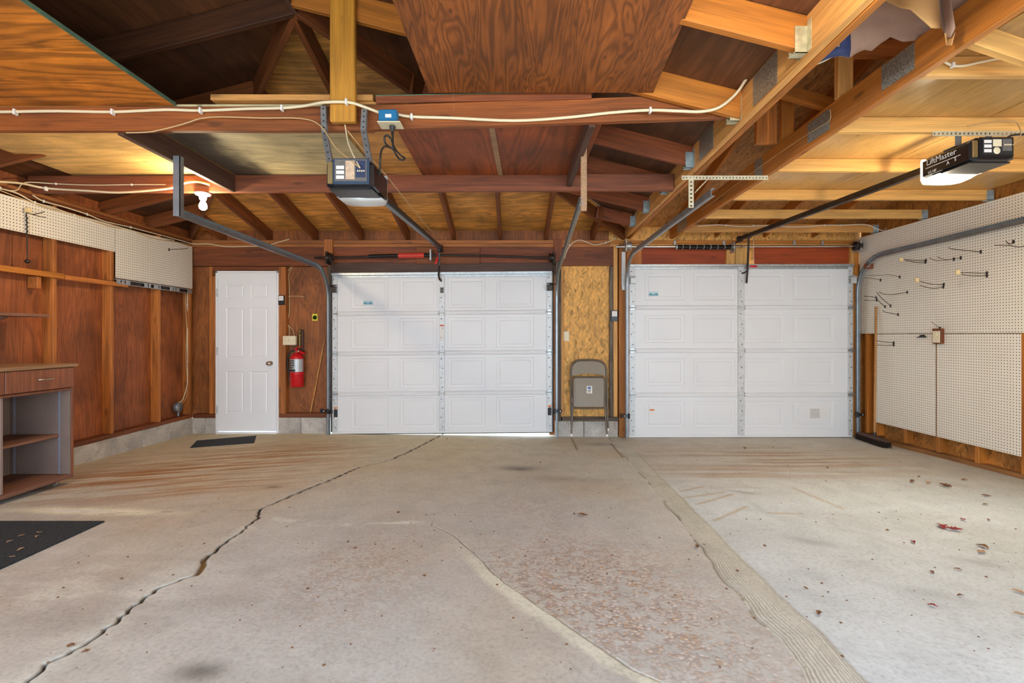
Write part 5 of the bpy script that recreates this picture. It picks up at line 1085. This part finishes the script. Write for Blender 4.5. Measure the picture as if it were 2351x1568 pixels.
# rack of wires with a dangling rod on the narrow pegboard
b = PX(60, 490, -3.938); t = thing('hook_rack', 'wire hook rack with long dark rod dangling from the narrow pegboard strip', 'hook rack', b)
for w3 in ([(8, 482), (30, 481), (58, 479)], [(13, 490), (25, 488), (34, 490), (45, 487), (58, 485)], [(102, 486), (88, 490), (74, 492), (62, 488)], [(105, 499), (90, 497), (70, 491)]):
    m = MB(); m.tube(smooth_path([P(px, py, b.y-.03*(k == 0)) for k, (px, py) in enumerate(w3)], 3), .0035, 6); m.build('wire', 'hookwire', t)
m = MB(); m.tube([P(61, 489, b.y-.01), P(62, 530, b.y-.01), P(63, 598, b.y-.01)], .0042, 8); m.lathe([(0, -.018), (.016, -.012), (.02, 0), (.014, .012), (.004, .018)], P(63, 600, b.y-.01), 'Z', 14); m.build('rod', 'hookwire', t)
m = MB()
for k in range(9): c = P(59.5+(k % 2)*4.5, 496+k*5, b.y-.012); m.cbox(c.x-.004, c.x+.004, c.y-.002, c.y+.002, c.z-.006, c.z+.006, .001)
m.build('chain', 'hookwire', t); c = P(64, 482, b.y-.02); m = MB(); m.cbox(c.x-.02, c.x+.02, c.y-.012, c.y+.012, c.z-.02, c.z+.02, .006); m.build('tape_patch', 'tape', t)
# slotted steel rail under the corner pegboard
t = thing('slotted_rail', 'slotted steel rail fixed to the wall under the squarish corner pegboard', 'rail', (-3.94, 5.3, 1.74))
m = MB(); y0, y1 = 4.80, 5.93; segs = [(0, .04), (.055, .085), (.1, .15), (.32, .36), (.375, .40), (.44, .50), (.515, .53), (.66, .70), (.715, .74), (.755, .80), (.93, 1)]
zr0 = lambda y: 1.722+.012*(y-y0)
m.box(-3.95, -3.925, y0, y1, 1.765, 1.772); m.box(-3.95, -3.925, y0, y1, 1.722, 1.728)
for a, b2 in segs: m.box(-3.928, -3.922, y0+(y1-y0)*a, y0+(y1-y0)*b2, 1.722, 1.772)
m.build('rail', 'galv', t); m = MB(); m.box(-3.95, -3.94, y0, y1, 1.728, 1.765); m.build('slot_back', 'darkmetal', t)
m = MB(); m.cbox(-3.945, -3.93, 4.62, 4.82, 1.725, 1.745, .003); m.build('rail_end', 'darkmetal', t)
o = bx('ledge_board', -3.948, -3.928, 2.6, 4.25, 1.705, 1.752, 'pine_orange', None, 'Y'); tag(o, 'bright pine ledge board nailed across the studs below the narrow pegboard strip', 'board')
o = bx('ledge_board', -3.948, -3.926, 4.255, 4.95, 1.700, 1.742, 'stud', None, 'Y'); tag(o, 'reddish ledge board continuing the pine one towards the slotted rail', 'board')
t = thing('wall_shelf', 'thin dark shelf on the plywood wall over the cabinet', 'shelf', (-3.83, 3.2, 1.36)); m = MB(); m.cbox(-3.946, -3.70, 2.5, 3.87, 1.355, 1.378, .003); m.build('shelf_board', 'cabshelf', t)
for y in (2.8, 3.6): m = MB(); m.prism([(-3.946, y, 1.355), (-3.75, y, 1.355), (-3.946, y, 1.27)], (0, .02, 0)); fixn(m.build('shelf_bracket', 'cabshelf', t))
# ================================================================ CABINET
Xb, Xf, Ya, Yb2 = -3.92, -3.44, 2.45, 3.79; t = thing('cabinet', 'brown wheeled workbench cabinet with open shelves against the plywood wall', 'cabinet', ((Xb+Xf)/2, (Ya+Yb2)/2, .0))
m = MB(); m.cbox(Xb, Xf+.022, Ya-.02, Yb2+.025, .965, .99, .004); m.build('top', 'cabtop', t)
m = MB(); m.cbox(Xb, Xf+.004, Yb2-.018, Yb2, .10, .965, .002); m.build('side_panel', 'cab', t); m = MB(); m.cbox(Xb, Xf+.004, Ya, Ya+.018, .10, .965, .002); m.build('side_panel', 'cab', t)
m = MB(); m.box(Xb+.01, Xf-.004, Yb2-.021, Yb2-.0185, .13, .80); m.build('side_lining', 'cabin', t)
m = MB(); m.cbox(Xb, Xb+.008, Ya+.02, Yb2-.02, .12, .96, .002); m.build('back_panel', 'cabin', t); m = MB(); m.cbox(Xb+.01, Xf-.012, 3.262, 3.28, .13, .80, .002); m.build('divider', 'cabin', t)
m = MB(); m.cbox(Xb, Xf, Ya+.018, Yb2-.018, .785, .803, .002); m.build('drawer_rail', 'cab', t)
m = MB(); m.cbox(Xb+.008, Xf+.008, Ya+.0, Yb2-.004, .102, .128, .004); m.build('bottom_shelf', 'cabshelf', t)
for a, b2 in ((Ya+.02, 3.26), (3.285, Yb2-.021)): m = MB(); m.cbox(Xb+.012, -3.525, a, b2, .42, .44, .003); m.build('shelf', 'cabshelf', t)
for a, b2 in ((Ya+.004, 3.268), (3.272, Yb2-.002)):
    m = MB(); m.cbox(Xf-.016, Xf+.012, a, b2, .808, .962, .003); dr = m.build('drawer', 'cab', t); yc = (a+b2)/2+.02
    m = MB(); m.tube(smooth_path([(Xf+.012, yc-.055, .889), (Xf+.032, yc-.045, .889), (Xf+.036, yc, .889), (Xf+.032, yc+.045, .889), (Xf+.012, yc+.055, .889)], 3), .006, 8); m.build('drawer_handle', 'nickel', dr)
M['standard'] = plain('slotted_shelf_standard', 'b9bfd0', .4, .5, mott=.3, ms=120)
for x in (-3.875, -3.525):
    m = MB(); z = .13
    m.box(x-.003, x+.003, Yb2-.026, Yb2-.0212, .13, .78)
    for k in range(32): m.box(x-.008, x+.008, Yb2-.0275, Yb2-.0245, .135+k*.02, .148+k*.02)
    m.build('shelf_standard', 'standard', t)
for (x, y) in ((-3.50, 3.70), (-3.86, 3.70), (-3.50, 2.55), (-3.86, 2.55)):
    z = float(zf(x, y)); m = MB(); m.lathe([(.0, -.01), (.022, -.01), (.026, -.006), (.026, .006), (.022, .01), (0, .01)], (x, y, z+.026), 'Y', 16); w_ = m.build('caster', 'glass', t)
    m = MB(); m.cbox(x-.02, x+.02, y-.014, y-.0115, z+.02, .103, .001); m.cbox(x-.02, x+.02, y+.0115, y+.014, z+.02, .103, .001); m.cbox(x-.02, x+.02, y-.014, y+.014, .096, .103, .001); m.build('caster_fork', 'nickel', w_)
# ================================================================ FOLDING CHAIR
zc = float(zf(1.1, 5.8)); t = thing('folding_chair', 'taupe metal folding chair folded and leaning on the oriented strand board pillar', 'chair', (P(1352, 1000, 5.82).x, 5.82, zc))
def C(px, py, d=0.0): Y = 5.815+(1000-py)/175*.125-d; return P(px, py, Y)
m = MB(); pts = [C(1313, 984), C(1311.5, 950), C(1311, 900), C(1310.5, 860), C(1311, 846), C(1314, 836), C(1321, 829), C(1330, 827), C(1350, 826.3), C(1368, 827), C(1380, 830), C(1388, 836), C(1391.5, 846), C(1392.5, 860), C(1393.5, 900), C(1394.8, 950), C(1395.8, 985)]
m.tube(smooth_path(pts, 3), .0115, 10); m.build('front_frame', 'taupedark', t)
top = [C(1313, 863), C(1313, 848), C(1316, 838), C(1323, 831.5), C(1331, 829.5), C(1350, 829), C(1367, 829.5), C(1379, 832.5), C(1386, 838), C(1389.5, 848), C(1390, 863), C(1378, 860), C(1364, 858), C(1350, 857.3), C(1336, 858), C(1324, 860.5)]
m = MB(); m.prism([(p.x, p.y-.006, p.z) for p in top], (0, .008, 0)); fixn(m.build('backrest', 'taupe', t))
def rrect(x0, x1, y0, y1, r, d, n=5):
    pts = []
    for (cx_, cy_, a0) in ((x1-r, y0+r, -90), (x1-r, y1-r, 0), (x0+r, y1-r, 90), (x0+r, y0+r, 180)):
        for k in range(n+1): a = math.radians(a0+90*k/n); pts.append(C(cx_+r*math.cos(a), cy_+r*math.sin(a), d))
    return pts
ring = rrect(1316, 1388.5, 866, 937, 6, .035); m = MB(); m.tube(ring+[ring[0], ring[1]], .010, 8, caps=False); m.build('seat_frame', 'taupedark', t)
sp = rrect(1318, 1386.5, 868, 934, 5, .04); m = MB(); m.prism([p for p in sp], (0, .012, 0)); sp2 = rrect(1322, 1382.5, 872, 930, 5, .046); m.prism(sp2, (0, .008, 0)); fixn(m.build('seat', 'taupe', t))
m = MB(); lp = [C(1347, 886, .048), C(1359.5, 886, .048), C(1359.5, 903, .048), C(1347, 903, .048)]; m.prism(lp, (0, .001, 0)); lb = fixn(m.build('seat_label', 'label', t, 'white label with blue emblem'))
m = MB(); m.prism([C(1349.5, 888, .0492), C(1356.5, 888, .0492), C(1356.5, 893, .0492), C(1349.5, 893, .0492)], (0, .001, 0)); fixn(m.build('label_emblem', plain('label_blue', '4a62a0', .6), lb))
for k in range(3): m = MB(); m.prism([C(1349.5, 895+k*2.2, .0492), C(1357-k, 895+k*2.2, .0492), C(1357-k, 896.2+k*2.2, .0492), C(1349.5, 896.2+k*2.2, .0492)], (0, .001, 0)); fixn(m.build('label_text', 'ink', lb))
for a, b2 in (((1315, 900), (1311.5, 998)), ((1390, 900), (1393.5, 999))): m = MB(); m.tube([C(*a, .02), C(a[0]-.5, 945, .03), C(*b2, .035)], .0105, 10); m.build('rear_leg', 'taupedark', t)
m = MB(); m.tube([C(1313, 964), C(1394, 964)], .008, 8); m.tube([C(1313, 966, .03), C(1392, 966, .03)], .007, 8); m.build('cross_bar', 'taupedark', t)
for px, py, d in ((1313, 985, .0), (1396, 986, .0), (1312, 998.5, .035), (1393.5, 999.5, .035)):
    c = C(px, py, d); m = MB(); m.lathe([(0, -.022), (.013, -.018), (.0155, -.004), (.015, .01), (.011, .014)], c, 'Z', 12); m.build('foot_cap', 'porcelain', t)
for px in (1312, 1393): c = C(px, 917, .012); m = MB(); m.cbox(c.x-.01, c.x+.01, c.y-.03, c.y+.01, c.z-.03, c.z+.03, .003); m.build('pivot_bracket', 'taupedark', t)
# ================================================================ BROOM, MATS, LEAVES
zb_ = float(zf(4.15, 5.6)); t = thing('push_broom', 'push broom with dark bristle head and wooden handle in the corner of the pegboard wall', 'broom', (4.15, 5.6, zb_))
A_, B_ = Vector((4.115, 5.30, 0)), Vector((4.20, 5.86, 0)); d = (B_-A_).normalized(); s_ = Vector((d.y, -d.x, 0))
def along(p, u, v, z): q = p+d*u+s_*v; return Vector((q.x, q.y, float(zf(4.15, q.y))+z))
L_ = (B_-A_).length; m = MB(); n = 12; vs = []; fs = []
for k in range(n+1):
    u = L_*k/n; e = .6 if k in (0, n) else .9 if k in (1, n-1) else 1.0
    vs += [along(A_, u, -.034*e, .062), along(A_, u, .034*e, .062), along(A_, u, .030*e, .062+.03*e), along(A_, u, -.030*e, .062+.03*e)]
for k in range(n): fs += [(4*k+i, 4*k+(i+1) % 4, 4*k+4+(i+1) % 4, 4*k+4+i) for i in range(4)]
fs += [(3, 2, 1, 0), (4*n, 4*n+1, 4*n+2, 4*n+3)]; m.add(vs, fs); fixn(m.build('head', 'darkwood', t))
m = MB(); rr = random.Random(3)
for k in range(60):
    for j in range(6): p = along(A_, L_*(k+.5)/60, -.03+.06*j/5, .066); q = along(A_, L_*(k+.5)/60+rr.uniform(-.012, .012), (-.03+.06*j/5)*1.35, .002); m.tube([p, q], [.0055, .004], 4)
o = m.build('bristles', 'bristle', t); o['kind'] = 'stuff'
pb_ = along(A_, L_*.42, 0, .085); m = MB(); m.tube([pb_, (4.262, 5.66, 1.545)], .0125, 12); m.build('handle', 'broomwood', t)
m = MB(); m.lathe([(.017, -.01), (.018, .03), (.014, .05)], pb_, 'Z', 12); m.build('socket', 'darkmetal', t)
def mat_thing(lab, cs):
    t = thing('floor_mat', lab, 'mat', sum(cs, Vector())/4); m = MB(); n = 8; top = []
    bot = [Vector((p.x, p.y, float(zf(p.x, p.y))+.001)) for p in cs]
    vs = []
    for j in range(n+1):
        for i in range(n+1):
            u, v = i/n, j/n; p = (cs[0]*(1-u)+cs[1]*u)*(1-v)+(cs[3]*(1-u)+cs[2]*u)*v; vs.append(Vector((p.x, p.y, float(zf(p.x, p.y))+.009)))
    fs = [(j*(n+1)+i, j*(n+1)+i+1, (j+1)*(n+1)+i+1, (j+1)*(n+1)+i) for j in range(n) for i in range(n)]
    e = [j for j in range(n+1)]+[(j)*(n+1)+n for j in range(1, n+1)]+[n*(n+1)+i for i in range(n-1, -1, -1)]+[j*(n+1) for j in range(n-1, 0, -1)]
    b = len(vs); vs += [Vector((vs[i].x, vs[i].y, float(zf(vs[i].x, vs[i].y))-.004)) for i in e]
    fs += [(e[k], b+k, b+(k+1) % len(e), e[(k+1) % len(e)]) for k in range(len(e))]
    m.add(vs, fs); fixn(m.build('pile', 'mat', t)); return t
mat_thing('small dark grey carpet mat by the white entry door', [PF(437, 1028.5), PF(583, 1017.5), PF(588.5, 1001.5), PF(452, 1013)])
q = PF(240, 1199); r_ = PF(2, 1307); e_ = Vector(((r_.x-q.x)/(r_.y-q.y)*(1.9-q.y)+q.x, 1.9, 0)); mat_thing('large dark grey carpet mat in front of the cabinet, littered with leaf bits', [Vector((e_.x-.75, 1.9, 0)), e_, q, Vector((q.x-.80, q.y-.0, 0))])
def leaf(px, py, size, matn, lab, seed, grp='dry leaves on the floor', lift=0.0):
    r = random.Random(seed); c = PF(px, py); c.z += .004+lift; t = bpy.data.objects.new('dry_leaf', None)
    prof = [(-1, 0), (-.75, .3), (-.45, .24), (-.3, .52), (.0, .36), (.2, .55), (.45, .3), (.7, .2), (1, 0)] if r.random() < .7 else [(-1, 0), (-.6, .28), (0, .4), (.5, .26), (1, 0)]
    m = MB(); vs = []; fs = []; k = r.uniform(.25, .7); ph = r.uniform(0, 6); a = r.uniform(0, 6.28); cu = r.uniform(-.5, .5)
    for (u, w_) in prof:
        for s in (-1, 0, 1):
            x, y = u*size, s*w_*size*r.uniform(.85, 1.1); z = size*(k*abs(s)*w_*.9+.18*(1+math.sin(u*2.5+ph))*.5+cu*.25*u*u+.08)
            vs.append(c+Vector((x*math.cos(a)-y*math.sin(a), x*math.sin(a)+y*math.cos(a), max(z, .0))))
    for i in range(len(prof)-1):
        for j in range(2): fs.append((i*3+j, i*3+j+1, (i+1)*3+j+1, (i+1)*3+j))
    m.add(vs, fs); bpy.data.objects.remove(t); o = m.build('dry_leaf', matn, None, None, loc=c); o.modifiers.new('thick', 'SOLIDIFY').thickness = .0008
    return tag(o, lab, 'leaf', grp)
LB = 'small dry brown leaf scrap scattered on the concrete floor'; LR = 'small dark red leaf scrap scattered on the pale slab'
leaf(2170, 1118, .055, 'leafbrown', 'largest curled orange-brown leaf on the slab near the pegboard wall', 1); leaf(2095, 1108, .04, 'leafbrown', 'curled orange-brown leaf lying beside the largest brown leaf', 2); leaf(2132, 1111, .032, 'leaftan', 'flat tan leaf between the two curled orange-brown leaves', 3)
leaf(2163, 1211, .05, 'leafred', 'larger crumpled dark red maple leaf on the pale slab', 4); leaf(2192, 1219, .042, 'leafred', 'crumpled dark red leaf touching the larger maple leaf', 5)
leaf(2255, 1257, .036, 'leafbrown', 'folded reddish-brown leaf, upper of a close pair on the pale slab', 6); leaf(2253, 1270, .034, 'leaftan', 'tan leaf, lower of a close pair on the pale slab', 7)
leaf(2096, 1247, .022, 'leafred', 'small dark red leaf scrap between the maple leaves and the joint strip', 8); leaf(2141, 1393, .018, 'leafred', 'small bright red leaf scrap nearest the camera on the pale slab', 9); leaf(2210, 1195, .025, 'leafred', 'small red leaf scrap just beyond the crumpled maple leaves', 10)
leaf(1337, 1185, .035, 'leafbrown', 'brown leaf on the old slab near the pale patched crack', 11); leaf(1880, 1410, .022, 'leafbrown', 'brown oval leaf just beyond the grooved joint strip', 12)
leaf(2340, 1362, .024, 'leaftan', 'pale grey-tan leaf at the picture edge, farther of two', 13); leaf(2343, 1414, .022, 'leaftan', 'pale grey-tan leaf at the picture edge, nearer of two', 14)
for k, (px, py, s, lab) in enumerate((
    (2265, 1140, .03, 'dark brown leaf scrap between the sill and the curled orange-brown leaves, farther of a pair'), (2262, 1160, .02, 'brown leaf scrap just nearer the camera than the dark one by the sill'),
    (2215, 1103, .03, 'brown leaf scrap close to the sill beyond the largest curled leaf'), (2110, 1096, .022, 'tiny brown leaf scrap behind the curled orange-brown leaves'),
    (2205, 1370, .016, 'brown leaf chip on the pale slab nearer the camera than the tan leaf pair'), (1600, 1258, .022, 'dark leaf scrap on the left lip of the grooved joint strip'),
    (2270, 1195, .018, 'brown leaf chip lying apart on the pale slab beside the red maple leaves'), (2140, 1316, .016, 'small upright brown leaf chip in the middle of the pale slab'),
    (1693, 1313, .016, 'brown leaf chip lying on the grooved joint strip'), (1850, 1353, .014, 'smallest brown leaf chip beside the grooved joint strip on the pale slab'),
    (1900, 1075, .028, 'dark leaf scrap among the rusty streaks of the pale slab'), (1710, 1030, .03, 'dark leaf scrap just inside the door with the paper notice'),
    (2200, 1310, .018, 'brown leaf chip directly below the tan leaf of the pair'))): leaf(px, py, s, 'leafbrown', lab, 20+k)
for k, (px, py) in enumerate(((50, 1235), (85, 1237), (90, 1228), (47, 1268), (28, 1285), (22, 1250))): leaf(px, py, .018, 'leaftan', 'tiny tan leaf bit lying on the large dark mat', 50+k, 'leaf bits on the large mat', .008)
# crumbs nobody could count: grit and specks on the slabs
m = MB(); rr = random.Random(9)
for k in range(420):
    x, y = rr.uniform(-2.2, 4.0), rr.choice([rr.uniform(1.4, 3.2), rr.uniform(1.4, 5.8)]); z = float(zf(x, y))+.001; s = rr.uniform(.0025, .007)*(1 if rr.random() < .9 else 1.8); a = rr.uniform(0, 3.14)
    pts = [Vector((x+s*math.cos(a+t_)*rr.uniform(.6, 1.4), y+s*math.sin(a+t_)*rr.uniform(.6, 1.4), z)) for t_ in (0, 1.6, 3.1, 4.7)]; m.add(pts+[Vector((x, y, z+s*.7))], [(0, 1, 4), (1, 2, 4), (2, 3, 4), (3, 0, 4)])
o = m.build('grit', 'leafbrown'); tag(o, 'brown grit and specks scattered over the concrete floor', 'grit', kind='stuff')
SC.camera = camo
